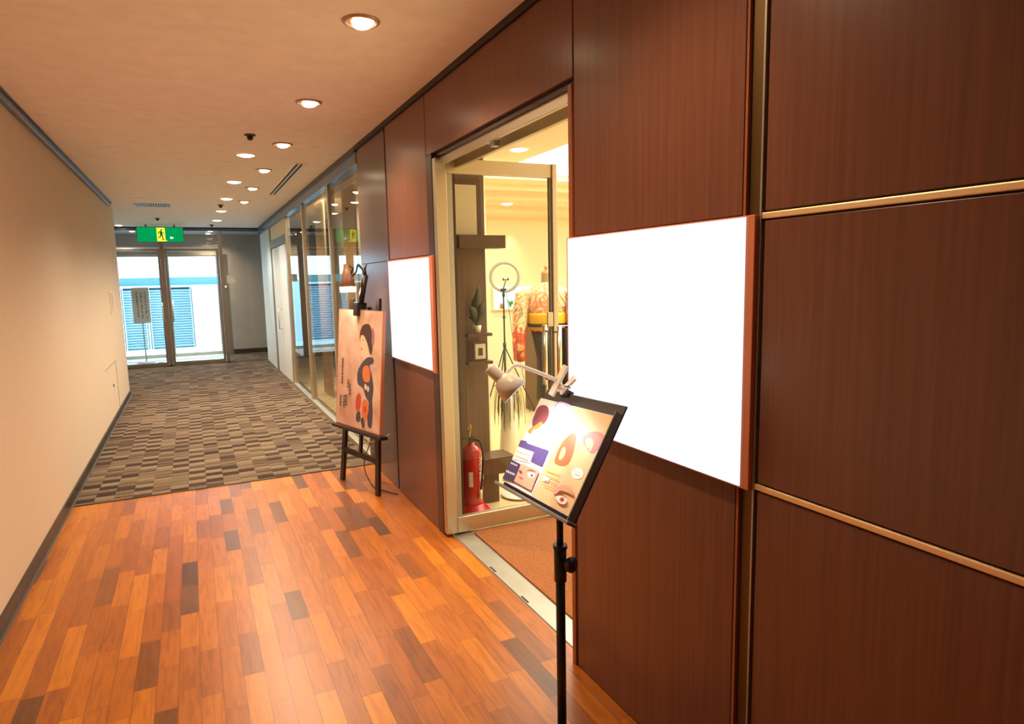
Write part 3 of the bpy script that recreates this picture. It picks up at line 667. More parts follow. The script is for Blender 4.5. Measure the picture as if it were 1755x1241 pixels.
for a, l, w in ((100, 0.20, .03), (60, 0.18, .028), (130, 0.17, .028), (85, 0.27, .03), (40, 0.14, .022), (150, 0.12, .02)):
    a = math.radians(a); leaf(bm, (1.74, 4.05, 1.23), (1.74 + l * math.cos(a) * 0.55, 4.05 + random.uniform(-.03, .02), 1.23 + l * math.sin(a)), w)
o = obj('leaves', bm, 'leaf', t); o.modifiers.new('s', 'SOLIDIFY').thickness = 0.002
bm = boxes((1.70, 1.80, 4.03, 4.045, 0.992, 1.12, 0), (1.712, 1.788, 4.026, 4.0305, 1.005, 1.107, 1), (1.735, 1.765, 4.022, 4.0265, 1.03, 1.08, 0))
tag(obj('photo_frame', bm, ['darkshelf', 'paper']), 'small dark desk frame on the walnut shelving below the broad-leaved plant', 'picture frame')
# fire extinguisher on its red stand
def extinguisher():
    x, y = 1.595, 3.86
    t = thing('fire_extinguisher', 'red fire extinguisher in a round red plastic floor stand behind the glass door', 'fire extinguisher', (x, y, 0))
    bm = BM(); lathe(bm, [(0.0, 0.03), (0.062, 0.03), (0.068, 0.045), (0.068, 0.40), (0.062, 0.43), (0.040, 0.455), (0.02, 0.465), (0.018, 0.485), (0, 0.485)], (x, y, 0), seg=32); obj('cylinder', bm, 'red', t)
    bm = BM(); lathe(bm, [(0.0, 0.002), (0.115, 0.002), (0.118, 0.02), (0.105, 0.035), (0.085, 0.03), (0.074, 0.075), (0.070, 0.075), (0.070, 0.02), (0, 0.02)], (x, y, 0), seg=36); obj('floor_stand', bm, 'redp', t)
    bm = BM(); box(bm, x - 0.012, x + 0.012, y - 0.012, y + 0.012, 0.485, 0.515); bar(bm, (x + 0.03, y, 0.51), (x - 0.07, y, 0.565), 0.016, 0.006); bar(bm, (x + 0.02, y, 0.50), (x - 0.06, y, 0.515), 0.016, 0.006)
    v = obj('valve', bm, 'dgrey', t)
    bm = BM(); bm_p = cr([(x - 0.02, y - 0.012, 0.52), (x - 0.01, y - 0.02, 0.60), (x - 0.03, y - 0.012, 0.575)], 6); tube(bm, bm_p, 0.006, 8); obj('safety_pin', bm, 'yellow', v)
    bm = BM(); tube(bm, cr([(x + 0.01, y - 0.01, 0.50), (x + 0.04, y - 0.055, 0.49), (x + 0.045, y - 0.082, 0.40), (x + 0.035, y - 0.08, 0.25), (x + 0.025, y - 0.078, 0.17)], 8), 0.007, 10); hs = obj('hose', bm, 'rubber', t)
    bm = BM(); tube(bm, [(x + 0.025, y - 0.078, 0.18), (x + 0.022, y - 0.078, 0.12)], [0.009, 0.012], 10); obj('nozzle', bm, 'white', hs)
    bm = BM()
    for a0, a1, z0, z1, mi in ((-2.3, -1.9, 0.20, 0.30, 0),):
        pts = []
        n = 6
        for k in range(n):
            u0 = a0 + (a1 - a0) * k / n; u1 = a0 + (a1 - a0) * (k + 1) / n; r = 0.0688
            bm.faces.new([bm.verts.new((x + r * math.cos(u), y + r * math.sin(u), z)) for u, z in ((u0, z0), (u1, z0), (u1, z1), (u0, z1))])
    obj('label_sticker', bm, 'paper', t)
    cu = bpy.data.curves.new('lettering', 'FONT'); cu.body = '消\n火\n器'; cu.size = 0.062; cu.align_x = 'CENTER'; cu.extrude = 0.0005; cu.space_line = 0.8
    to = bpy.data.objects.new('lettering', cu); COL.objects.link(to)
    a = -0.95
    to.matrix_world = Matrix.Translation((x + 0.071 * math.cos(a), y + 0.071 * math.sin(a), 0.34)) @ Matrix.Rotation(a + PI / 2, 4, 'Z') @ Matrix.Rotation(PI / 2, 4, 'X')
    bpy.context.view_layer.update()
    dg = bpy.context.evaluated_depsgraph_get(); me = bpy.data.meshes.new_from_object(to.evaluated_get(dg)); mw = to.matrix_world.copy()
    bpy.data.objects.remove(to); me.transform(mw); me.materials.clear(); me.materials.append(M['white'])
    lo = bpy.data.objects.new('lettering', me); COL.objects.link(lo); lo.parent = t; lo.matrix_parent_inverse = t.matrix_world.inverted()
extinguisher()
# ring light on tripod
def ring_light():
    x, y = 3.12, 6.5
    t = thing('ring_light', 'round ring light with phone clamp on a slim black tripod inside the shop', 'ring light', (x, y, 0))
    ax = Vector((0.43, 0.9, 0)).normalized(); sd = Vector((ax.y, -ax.x, 0))
    c = Vector((x + 0.02, y, 1.555))
    bm = BM(); pts = [c + sd * 0.155 * math.cos(2 * PI * k / 40) + Vector((0, 0, 0.155)) * math.sin(2 * PI * k / 40) for k in range(41)]
    tube(bm, pts, 0.017, 10, caps=False); obj('ring', bm, 'ringtube', t)
    bm = BM(); tube(bm, [(x, y, 0.03), (x, y, 0.80)], 0.013, 10); tube(bm, [(x, y, 0.78), (x, y, 1.40)], 0.009, 10); tube(bm, [(x, y, 1.10), (x, y, 1.13)], 0.015, 10); tube(bm, [(x, y, 0.78), (x, y, 0.83)], 0.018, 10); tube(bm, [(x, y, 1.34), (x, y, 1.38)], 0.016, 10); obj('pole', bm, 'black', t)
    bm = BM(); box(bm, x - 0.03, x + 0.03, y - 0.015, y + 0.015, 1.395, 1.43); tube(bm, cr([(x, y, 1.43), (x + 0.005, y - 0.02, 1.47), (x + 0.02, y - 0.02, 1.52)], 5), 0.006); box(bm, x - 0.015, x + 0.05, y - 0.03, y - 0.015, 1.52, 1.53); box(bm, x - 0.015, x - 0.010, y - 0.04, y - 0.015, 1.515, 1.545); box(bm, x + 0.045, x + 0.05, y - 0.04, y - 0.015, 1.515, 1.545); obj('phone_clamp', bm, 'black', t)
    for a in (200, 320, 80):
        a = math.radians(a); e = Vector((x + 0.36 * math.cos(a), y + 0.36 * math.sin(a), 0.01))
        bm = BM(); tube(bm, [(x, y, 0.79), e], 0.007, 8); tube(bm, [(x, y, 0.42), Vector((x, y, 0.79)).lerp(e, 0.55)], 0.004, 6); obj('leg', bm, 'black', t)
    bm = BM(); tube(bm, cr([(x + 0.03, y, 1.40), (x + 0.06, y - 0.02, 1.15), (x + 0.10, y - 0.02, 0.85), (x + 0.2, y - 0.03, 0.5), (x + 0.3, y, 0.012)], 8), 0.003, 6); obj('power_cord', bm, 'black', t)
ring_light()
# lit niche with green plants
t = thing('lit_niche', 'small bluish-white lit display niche in the back wall of the shop behind the ring light', 'niche', (3.98, 8.07, 1.12))
obj('niche_back', boxes((3.72, 4.30, 8.085, 8.098, 1.13, 1.42)), 'niche', t)
obj('niche_rim', boxes((3.70, 4.32, 8.03, 8.098, 1.11, 1.13), (3.70, 3.72, 8.03, 8.098, 1.13, 1.44), (4.30, 4.32, 8.03, 8.098, 1.13, 1.44), (3.72, 4.30, 8.03, 8.098, 1.42, 1.44)), 'white', t)
for xx in (3.96, 4.07, 4.18):
    bm = BM()
    for k in range(16): leaf(bm, (xx, 8.045, 1.135), (xx + random.uniform(-.06, .06), 8.045 + random.uniform(-0.015, 0.015), 1.15 + random.uniform(.02, .09)), 0.010)
    o = obj('small_green_plant', bm, 'green'); tag(o, {3.96: 'tiny bright green plant in the lit niche, leftmost', 4.07: 'tiny bright green plant in the lit niche, middle one', 4.18: 'tiny bright green plant in the lit niche, rightmost by the mannequin'}[xx], 'plant', 'green plants in the lit niche')
bm = BM(); lathe(bm, [(0, 0), (0.03, 0), (0.035, 0.05), (0.02, 0.07), (0, 0.07)], (3.84, 8.05, 1.131)); tag(obj('small_jar', bm, 'beech', smooth=True), 'tiny tan jar in the lit niche left of the green plants', 'jar')
# pampas / drooping dried grass in a tall pot
def grass():
    x, y = 2.36, 4.86
    t = thing('drooping_grass_plant', 'plant with long thin drooping dark blades in a tall white vase behind the clip lamp', 'plant', (x, y, 0))
    bm = BM(); lathe(bm, [(0.0, 0), (0.07, 0), (0.085, 0.05), (0.075, 0.25), (0.05, 0.45), (0.045, 0.56), (0.038, 0.56), (0.04, 0.45), (0, 0.40)], (x, y, 0.003), seg=28); obj('vase', bm, 'pot', t)
    bm = BM()
    for k in range(70):
        a = random.uniform(0, 2 * PI); r = random.uniform(0.05, 0.13); zt = random.uniform(0.62, 0.76); ze = random.uniform(0.25, 0.45)
        tube(bm, cr([(x, y, 0.5), (x + r * .5 * math.cos(a), y + r * .5 * math.sin(a), zt), (x + r * math.cos(a), y + r * math.sin(a), (zt + ze) / 2 + 0.03), (x + r * 1.1 * math.cos(a), y + r * 1.1 * math.sin(a), ze)], 5), [0.0022] * 15 + [0.0006], 4)
    o = obj('blades', bm, 'dry', t)
grass()
bm = BM(); lathe(bm, [(0, 0), (0.10, 0), (0.13, 0.012), (0.125, 0.016), (0, 0.008)], (2.02, 4.02, 0.003), seg=28)
tag(obj('white_dish', bm, 'white', smooth=True), 'flat white dish lying on the cream shop floor behind the glass door', 'dish')

# mannequin in a patterned kimono jacket
def mannequin():
    x, y = 2.93, 5.2
    t = thing('dressed_mannequin', 'headless mannequin in a cream and orange patterned kimono with yellow sash inside the shop', 'mannequin', (x, y, 0))
    ax = Vector((0.90, -0.43, 0)); ay = Vector((0.43, 0.90, 0))      # across the shoulders / away from the viewer
    def ringpts(c, rx, ry, seg, wob=0.0, ph=0.0):
        return [c + ax * rx * math.cos(a) * (1 + wob * math.sin(7 * a + ph)) + ay * ry * math.sin(a) * (1 + wob * math.sin(7 * a + ph)) for a in [2 * PI * k / seg for k in range(seg)]]
    def loft(bm, secs, seg=32, cap=True):
        rs = [[bm.verts.new(p) for p in ringpts(Vector(c), rx, ry, seg, wob, ph)] for c, rx, ry, wob, ph in secs]
        for a, b in zip(rs, rs[1:]):
            for k in range(seg): f = bm.faces.new((a[k], a[(k + 1) % seg], b[(k + 1) % seg], b[k])); f.smooth = True
        if cap: bm.faces.new(rs[0]); bm.faces.new(rs[-1])
    X = lambda u, v, z: Vector((x, y, z)) + ax * u + ay * v
    bm = BM()
    loft(bm, [(X(0, 0, 1.06), .155, .115, .0, 0), (X(0, 0, 1.20), .165, .12, .0, 0), (X(0, 0, 1.32), .19, .125, 0, 0), (X(0, 0, 1.40), .205, .105, 0, 0), (X(0, 0, 1.445), .16, .08, 0, 0), (X(0, 0, 1.475), .085, .06, 0, 0), (X(0, .0, 1.50), .062, .055, 0, 0)])
    obj('kimono_body', bm, 'silk', t)
    bm = BM(); loft(bm, [(X(0.03, 0, 0.42), .13, .11, .05, 0), (X(0.03, 0, 0.8), .125, .11, .04, .3), (X(0, 0, 1.09), .15, .115, .0, 0)]); obj('skirt', bm, 'darkcloth', t)
    bm = BM(); lathe(bm, [(0.050, 1.47), (0.047, 1.55), (0.045, 1.575)], (x, y, 0), seg=24); nk = obj('neck', bm, 'linen', t)
    bm = BM(); lathe(bm, [(0.046, 1.575), (0.044, 1.59), (0.02, 1.60), (0.012, 1.612), (0.020, 1.63), (0.012, 1.648), (0, 1.65)], (x, y, 0), seg=24); obj('neck_cap', bm, 'beech', nk)
    for s in (-1, 1):
        bm = BM(); loft(bm, [(X(s * .155, 0, 1.435), .07, .06, 0, 0), (X(s * .20, 0, 1.40), .085, .075, .02, 0), (X(s * .235, -.01, 1.26), .075, .085, .03, 1), (X(s * .255, -.03, 1.08), .065, .11, .05, 2), (X(s * .26, -.04, 0.95), .06, .15, .06, 2.5), (X(s * .255, -.04, 0.80), .055, .16, .08, 3)], 28)
        obj('sleeve', bm, 'silk', t)
    bm = BM(); loft(bm, [(X(0, 0, 1.07), .168, .130, 0, 0), (X(0, 0, 1.10), .172, .134, 0, 0), (X(0, 0, 1.20), .178, .136, 0, 0), (X(0, 0, 1.225), .170, .128, 0, 0)]); o = obj('sash', bm, 'obi', t); o['label'] = 'wide yellow sash'
    bm = BM()
    loft(bm, [(X(0, 0, 1.10), .176, .138, 0, 0), (X(0, 0, 1.13), .178, .140, 0, 0)]); obj('sash_cord', bm, 'darkcloth', t)
    bm = BM(); tube(bm, [(x, y, 0.03), (x, y, 0.45)], 0.014); obj('stand_pole', bm, 'dgrey', t)
    bm = BM(); lathe(bm, [(0, 0.003), (0.17, 0.003), (0.17, 0.018), (0.03, 0.035), (0, 0.035)], (x, y, 0), seg=32); obj('stand_base', bm, 'dgrey', t)
mannequin()
# dark console with shelves behind the mannequin
t = thing('console_shelf', 'dark brown open console shelf in the shop behind the kimono mannequin', 'shelf unit', (3.75, 6.5, 0))
obj('top', boxes((3.50, 4.6, 6.3, 6.75, 1.02, 1.06)), 'darkshelf', t, 0.003)
obj('shelf', boxes((3.52, 4.56, 6.3, 6.75, 0.72, 0.75)), 'darkshelf', t); obj('shelf', boxes((3.52, 4.56, 6.3, 6.75, 0.30, 0.33)), 'darkshelf', t)
obj('back_panel', boxes((3.52, 4.56, 6.74, 6.75, 0.0, 1.02)), 'umber', t)
for x in (3.50, 4.0, 4.56): obj('upright', boxes((x, x + 0.04, 6.3, 6.75, 0, 1.02)), 'darkshelf', t)
tag(obj('black_box', boxes((3.53, 3.75, 6.36, 6.60, 1.06, 1.15)), 'black', bevel=0.004), 'flat black box lying on top of the dark console shelf', 'box')
for k, xx in enumerate((3.56, 3.67)):
    tag(obj('red_package', boxes((xx, xx + 0.09, 6.36, 6.45, 0.751, 0.91 - 0.03 * k)), 'redp', bevel=0.003), 'small red package on the console shelf, %s' % ('left and taller one' if k == 0 else 'right and shorter one'), 'package', 'red packages on the console')
bm = BM(); n = 30; prev = None
for k in range(n + 1):
    u = k / n; p = (2.62 + 0.30 * u, 4.62 - 0.14 * u + 0.012 * math.sin(k * 1.4)); cur = [bm.verts.new((p[0], p[1], z)) for z in (0.35, 0.8, 1.13)]
    if prev:
        for q in range(2): bm.faces.new((prev[q], cur[q], cur[q + 1], prev[q + 1]))
    prev = cur
t = thing('garment_rail', 'low rail with a dark cloth hanging from it beside the shop doorway', 'clothes rail', (2.77, 4.55, 0))
o = obj('hanging_cloth', bm, 'darkcloth', t, smooth=True); o.modifiers.new('s', 'SOLIDIFY').thickness = 0.006
bm = BM(); tube(bm, [(2.60, 4.63, 0.01), (2.60, 4.63, 1.15), (2.94, 4.47, 1.15), (2.94, 4.47, 0.01)], 0.010); obj('rail_frame', bm, 'chrome', t)

# ================================================================== EASEL WITH POSTER
def homog(src, dst):
    A = []
    for (a, b), (u, v) in zip(src, dst):
        A.append([a, b, 1, 0, 0, 0, -u * a, -u * b, -u]); A.append([0, 0, 0, a, b, 1, -v * a, -v * b, -v])
    _, _, V = np.linalg.svd(np.array(A, float)); H = V[-1].reshape(3, 3)
    def f(p):
        q = H @ np.array([p[0], p[1], 1.0]); return (q[0] / q[2], q[1] / q[2])
    return f
def plane_mat(tl, tr, bl):
    tl, tr, bl = Vector(tl), Vector(tr), Vector(bl); u = (tr - tl).normalized(); v = (tl - bl); v = (v - u * v.dot(u)).normalized(); n = u.cross(v)
    mt = Matrix(((u.x, v.x, n.x, bl.x), (u.y, v.y, n.y, bl.y), (u.z, v.z, n.z, bl.z), (0, 0, 0, 1)))
    return mt, (tr - tl).length, (tl - bl).length
def poly(bm, mt, pts, mi, lay):
    f = bm.faces.new([bm.verts.new(mt @ Vector((p[0], p[1], lay))) for p in pts]); f.material_index = mi
    return f
def prints(names): return [plain('print ' + n, c, 0.45) for n, c in names]

def easel():
    tl, tr, br, bl = (1.023, 5.058, 1.341), (1.21, 4.464, 1.336), (1.139, 4.45, 0.455), (0.951, 5.044, 0.461)
    mt, W, H = plane_mat(tl, tr, bl)
    t = thing('easel', 'black wooden display easel standing where the wood floor meets the carpet', 'easel', (1.09, 4.8, 0))
    P = lambda u, v, n=0.0: mt @ Vector((u * W, v * H, n))
    sidev = (mt.to_3x3() @ Vector((1, 0, 0)))
    bk = 0.034
    l1t, l1b = Vector((1.098, 4.905, 1.42)), Vector((0.975, 5.03, 0.0)); l2t, l2b = Vector((1.225, 4.635, 1.42)), Vector((1.122, 4.515, 0.0))
    for a, b in ((l1b, l1t), (l2b, l2t)):
        bm = BM(); bar(bm, a, b, 0.046, 0.024, side=sidev); obj('leg', bm, 'blackwood', t, 0.002)
    bm = BM(); bar(bm, (1.215, 4.85, 0.0), (1.19, 4.775, 1.36), 0.03, 0.02, side=sidev); obj('leg', bm, 'blackwood', t, 0.002)
    bm = BM(); bar(bm, l1b.lerp(l1t, 0.175), l2b.lerp(l2t, 0.175), 0.042, 0.02, side=(0, 0, 1)); obj('stretcher', bm, 'blackwood', t, 0.002)
    bm = BM(); bar(bm, l1b.lerp(l1t, 0.93), l2b.lerp(l2t, 0.93), 0.03, 0.02, side=(0, 0, 1)); obj('top_rail', bm, 'blackwood', t, 0.002)
    bm = BM(); bar(bm, l1b.lerp(l1t, 0.175).lerp(l2b.lerp(l2t, 0.175), 0.5), l1b.lerp(l1t, 0.93).lerp(l2b.lerp(l2t, 0.93), 0.5), 0.03, 0.018, side=sidev); obj('centre_post', bm, 'blackwood', t, 0.002)
    bm = BM(); box(bm, -0.05 * W, 1.06 * W, -0.028, -0.004, -0.045, 0.022, 0, mt); obj('ledge', bm, 'blackwood', t, 0.002)
    # poster
    names = [('ground', (214, 180, 160)), ('hair', (80, 56, 48)), ('skin', (244, 208, 178)), ('navy', (74, 70, 92)), ('sash', (222, 128, 74)), ('flower', (206, 74, 54)), ('lilac', (170, 116, 140)), ('edge', (196, 120, 88)), ('lips', (190, 60, 50)), ('cream', (238, 220, 196)), ('haze', (202, 146, 124)), ('ink', (74, 58, 50))]
    mats = prints(names); I = {n: i for i, (n, _) in enumerate(names)}
    nt = mats[0].node_tree
    nz = [n for n in nt.nodes if n.type == 'TEX_NOISE'][0]; nz.inputs['Scale'].default_value = 5.0; nz.inputs['Distortion'].default_value = 1.0
    rp = [n for n in nt.nodes if n.type == 'VALTORGB'][0]; rp.color_ramp.elements[0].color = lin((200, 152, 136)); rp.color_ramp.elements[1].color = lin((230, 200, 180))
    hf = homog([(105, 278), (322, 282), (300, 880), (105, 805)], [(0, H), (W, H), (W, 0), (0, 0)])
    bm = BM(); box(bm, 0, W, 0, H, -0.024, 0.0, 7, mt)
    lay = [0.0004]
    def pp(pts, nm, sm=True):
        q = [hf(p) for p in pts]
        if sm: q = [(v.x, v.y) for v in cr([(a, b, 0) for a, b in q], 5, True)]
        poly(bm, mt, q, I[nm], lay[0]); lay[0] += 0.00012
    pp([(107, 281), (319, 285), (298, 874), (107, 801)], 'ground', False)
    pp([(262, 375), (272, 376), (277, 410), (275, 450), (266, 468), (262, 440)], 'lilac')
    pp([(212, 425), (222, 400), (246, 410), (250, 470), (240, 505), (228, 520), (212, 500), (218, 470), (208, 455), (213, 440)], 'skin')
    pp([(228, 500), (248, 490), (262, 520), (250, 545), (226, 540), (222, 522)], 'skin')
    pp([(218, 362), (238, 350), (256, 358), (264, 400), (262, 440), (268, 475), (258, 505), (248, 470), (240, 440), (226, 410), (212, 408), (206, 430), (207, 395)], 'hair')
    pp([(213, 472), (219, 471), (218, 477), (213, 477)], 'lips')
    pp([(217, 428), (226, 431), (225, 434), (217, 431)], 'hair', False)
    pp([(228, 528), (250, 514), (272, 522), (270, 545), (254, 556), (264, 600), (272, 660), (266, 720), (268, 780), (262, 840), (246, 830), (244, 780), (250, 730), (236, 700), (222, 660), (200, 640), (196, 600), (204, 565)], 'navy')
    pp([(226, 560), (246, 556), (256, 590), (252, 630), (228, 628), (220, 590)], 'sash')
    pp([(232, 640), (240, 650), (238, 670), (230, 660)], 'cream'); pp([(244, 650), (252, 660), (248, 680), (242, 668)], 'cream')
    pp([(196, 690), (206, 682), (214, 700), (212, 740), (202, 765), (192, 750), (190, 715)], 'flower')
    pp([(222, 720), (240, 715), (250, 745), (244, 790), (230, 812), (218, 780)], 'sash'); pp([(226, 745), (236, 742), (240, 765), (230, 772)], 'flower')
    pp([(196, 770), (210, 765), (212, 800), (200, 810), (192, 795)], 'navy'); pp([(214, 800), (226, 795), (232, 830), (222, 838)], 'navy')
    for cx, y0, y1 in ((129, 520, 640), (140, 690, 735), (157, 620, 650), (166, 640, 690), (150, 690, 735), (126, 690, 730)):
        yy = y0
        while yy < y1:
            w = random.uniform(2.5, 5); pp([(cx - w, yy), (cx + w, yy - 2), (cx + w, yy + 2), (cx - w, yy + 5)], 'ink', False)
            pp([(cx - 1.2, yy - 5), (cx + 1.6, yy - 5), (cx + 1, yy + 9), (cx - 2, yy + 8)], 'ink', False); yy += random.uniform(11, 16)
    o = obj('kimono_poster', bm, mats); tag(o, 'tall pinkish poster of a dark-haired woman in a navy kimono, propped on the black easel', 'poster')
    # clip lamp on top
    t = thing('easel_clip_lamp', 'clip-on lamp with copper cone shade and white bead fringe on top of the easel poster', 'lamp', (1.115, 4.77, 1.34))
    cl = P(0.47, 1.0, 0.0)
    bm = BM(); box(bm, 0.47 * W - 0.030, 0.47 * W + 0.030, H - 0.045, H + 0.055, 0.004, 0.030, 0, mt); box(bm, 0.47 * W - 0.030, 0.47 * W + 0.030, H + 0.004, H + 0.055, -0.05, 0.004, 0, mt); obj('clamp', bm, 'black', t, 0.004)
    a = P(0.50, 1.06, -0.005)
    bm = BM(); tube(bm, [a, a + Vector((0.035, -0.03, 0.20))], 0.022, 14); tube(bm, [a + Vector((0.035, -0.03, 0.19)), a + Vector((0.03, -0.02, 0.25))], 0.014, 12); obj('column', bm, 'black', t)
    top = Vector((1.05, 4.83, 1.675))
    bm = BM(); tube(bm, cr([a + Vector((0.03, -0.02, 0.22)), a + Vector((0.0, 0.02, 0.28)), a + Vector((-0.02, 0.03, 0.22)), top + Vector((0.02, -0.02, -0.09)), top + Vector((0.035, -0.03, -0.03)), top + Vector((0, 0, -0.01))], 7), 0.006, 8)
    tube(bm, [a + Vector((0.03, -0.03, 0.23)), a + Vector((0.045, -0.045, 0.285))], 0.006, 8); tube(bm, [a + Vector((0.03, -0.02, 0.23)), a + Vector((-0.01, 0.0, 0.275))], 0.006, 8); obj('arm', bm, 'black', t)
    bm = BM(); lathe(bm, [(0.024, 0.0), (0.025, -0.035), (0.030, -0.045), (0.058, -0.165), (0.0565, -0.165), (0.028, -0.045), (0.02, 0.0)], top, seg=32); lathe(bm, [(0, 0.002), (0.024, 0)], top, seg=32); sh = obj('lamp_shade', bm, 'brassshade', t)
    bm = BM()
    for k in range(28):
        an = 2 * PI * k / 28
        for q in range(4): lathe(bm, [(0.0, 0.005), (0.0055, 0.0), (0.0, -0.005)], top + Vector((0.058 * math.cos(an), 0.058 * math.sin(an), -0.170 - 0.011 * q)), seg=6)
    obj('bead_fringe', bm, 'crystal', sh)
    bm = BM(); bmesh.ops.create_uvsphere(bm, u_segments=16, v_segments=10, radius=0.028, matrix=Matrix.Translation(top + Vector((0, 0, -0.16)))); obj('bulb', bm, 'bulb', t, smooth=True)
    light('POINT', 'bulb_light', top + Vector((0, 0, -0.20)), 4.5, (1.0, 0.80, 0.58), t, shadow_soft_size=0.03)
    # cords
    bm = BM(); tube(bm, cr([(1.145, 4.72, 1.36), (1.215, 4.66, 1.30), (1.225, 4.70, 0.9), (1.20, 4.75, 0.5), (1.10, 4.80, 0.18), (1.13, 4.70, 0.02), (1.18, 4.60, 0.008), (1.25, 4.45, 0.008)], 8), 0.0035, 8); obj('power_cord', bm, 'black', t)
    bm = BM(); tube(bm, cr([(1.28, 4.70, 0.40), (1.20, 4.70, 0.36), (1.12, 4.73, 0.35), (1.06, 4.86, 0.30), (1.03, 4.97, 0.26)], 6), 0.004, 8); tag(obj('white_cable', bm, 'white'), 'loose white cable looping behind the easel legs', 'cable')
easel()

# ================================================================== FLYER STAND
def flyer_stand():
    tl, tr, br, bl = (1.021, 1.864, 1.153), (1.018, 1.444, 1.17), (0.865, 1.435, 0.915), (0.869, 1.854, 0.898)
    mt, W, H = plane_mat(tl, tr, bl)
    t = thing('display_stand', 'black pole stand holding a tilted flyer board in front of the shop door', 'sign stand', (0.965, 1.65, 0))
    bm = BM(); tube(bm, [(0.965, 1.65, 0.64), (0.965, 1.65, 0.985)], 0.0105, 16); tube(bm, [(0.965, 1.65, 0.03), (0.965, 1.65, 0.66)], 0.0145, 16); obj('pole', bm, 'black', t)
    bm = BM(); tube(bm, [(0.965, 1.65, 0.62), (0.965, 1.65, 0.735)], 0.019, 18); tube(bm, [(0.965, 1.65, 0.725), (0.965, 1.65, 0.737)], 0.022, 18); cb = obj('clamp_collar', bm, 'black', t)
    kd = Vector((0.45, -0.89, 0)).normalized(); c = Vector((0.965, 1.65, 0.682))
    bm = BM(); tube(bm, [c + kd * 0.015, c + kd * 0.030], 0.012, 14); lathe(bm, [(0.0, 0.028), (0.02, 0.028), (0.024, 0.034), (0.024, 0.046), (0.018, 0.052), (0, 0.052)], c, kd, seg=18); obj('knob', bm, 'black', cb)
    bm = BM(); lathe(bm, [(0, 0), (0.16, 0), (0.16, 0.008), (0.03, 0.02), (0.018, 0.05), (0, 0.05)], (0.965, 1.65, 0.001), seg=36); obj('base', bm, 'black', t)
    bm = BM(); box(bm, W / 2 - 0.03, W / 2 + 0.03, 0.06, 0.16, -0.05, -0.022, 0, mt); obj('tilt_bracket', bm, 'black', t)
    bm = BM(); box(bm, -0.010, W + 0.013, -0.012, H + 0.038, -0.022, -0.016, 0, mt); obj('back_board', bm, 'dgrey', t, 0.002)
    bm = BM(); box(bm, -0.02, W + 0.022, -0.02, -0.010, -0.022, 0.012, 0, mt); obj('ledge', bm, 'grey', t, 0.002)
    bm = BM(); box(bm, W + 0.002, W + 0.005, -0.010, H + 0.012, -0.016, 0.004, 0, mt); box(bm, W + 0.008, W + 0.013, -0.010, H + 0.012, -0.016, 0.008, 0, mt); obj('side_rail', bm, 'grey', t, 0.001)
    names = [('paper', (236, 230, 234)), ('violet', (92, 78, 140)), ('plum', (132, 70, 84)), ('skin', (240, 196, 156)), ('orange', (232, 150, 70)), ('cream', (246, 232, 214)), ('peach', (240, 202, 152)), ('hair', (196, 112, 70)), ('redd', (214, 100, 80)), ('white', (248, 246, 244)), ('ink', (140, 90, 60)), ('dark', (70, 60, 96)), ('rose', (230, 176, 150)), ('lav', (176, 160, 206))]
    mats = prints(names); I = {n: i for i, (n, _) in enumerate(names)}
    hf = homog([(825, 270), (1381, 412), (1035, 1175), (530, 905)], [(0, H), (W, H), (W, 0), (0, 0)])
    def sheet(u0, u1, base, label, draw):
        bm = BM(); box(bm, W * u0, W * u1, 0, H, -0.0155, -0.002, I['paper'], mt)
        poly(bm, mt, [(W * u0 + .002, .002), (W * u1 - .002, .002), (W * u1 - .002, H - .002), (W * u0 + .002, H - .002)], I[base], -0.0015)
        lay = [-0.0013]
        def pp(pts, nm, sm=True):
            q = [hf(p) for p in pts]
            q = [(min(max(a, W * u0 + .002), W * u1 - .002), min(max(b, .002), H - .002)) for a, b in q]
            if sm: q = [(v.x, v.y) for v in cr([(a, b, 0) for a, b in q], 4, True)]
            poly(bm, mt, q, I[nm], lay[0]); lay[0] += 0.00012
        def circ(cx, cy, r, nm, ry=None):
            pp([(cx + r * math.cos(a), cy + (ry or r) * math.sin(a)) for a in [2 * PI * k / 10 for k in range(10)]], nm)
        def text(x, y, dx, dy, n, nm, h=7):
            for k in range(n):
                a = (x + dx * k, y + dy * k); w = dx * 0.6
                pp([(a[0], a[1] - h), (a[0] + w, a[1] - h + dy * .6), (a[0] + w - 2, a[1] + h * .2), (a[0] - 2, a[1])], nm, False)
        draw(pp, circ, text)
        o = obj('flyer', bm, mats); tag(o, label, 'flyer', 'flyers on the display stand')
    def left(pp, circ, text):
        pp([(950, 305), (1068, 330), (1035, 395), (1010, 350), (960, 345), (930, 420), (890, 470)], 'lav')
        circ(980, 360, 46, 'white')
        pp([(800, 350), (830, 328), (870, 332), (888, 365), (882, 420), (850, 470), (800, 480), (765, 505), (762, 450), (778, 400)], 'plum')
        pp([(790, 480), (830, 455), (835, 480), (800, 510), (770, 515), (750, 545), (728, 535), (745, 505)], 'orange')
        text(905, 440, 14, 4, 6, 'lav', 8)
        pp([(665, 592), (720, 605), (725, 622), (888, 678), (838, 802), (752, 762), (775, 690), (650, 640)], 'violet', False)
        pp([(648, 645), (775, 690), (745, 775), (608, 740)], 'cream', False)
        text(650, 690, 17, 6, 6, 'ink'); text(640, 722, 12, 5, 8, 'redd')
        pp([(600, 745), (678, 785), (640, 900), (640, 925), (535, 893)], 'dark', False)
        text(605, 780, 13, 6, 4, 'white', 12); text(570, 845, 14, 6, 5, 'white', 16)
        pp([(685, 780), (822, 835), (760, 985), (628, 915)], 'rose', False)
        pp([(735, 850), (775, 850), (790, 870), (770, 890), (740, 880)], 'white'); circ(765, 872, 10, 'plum'); pp([(725, 835), (760, 825), (800, 845), (760, 838)], 'ink')
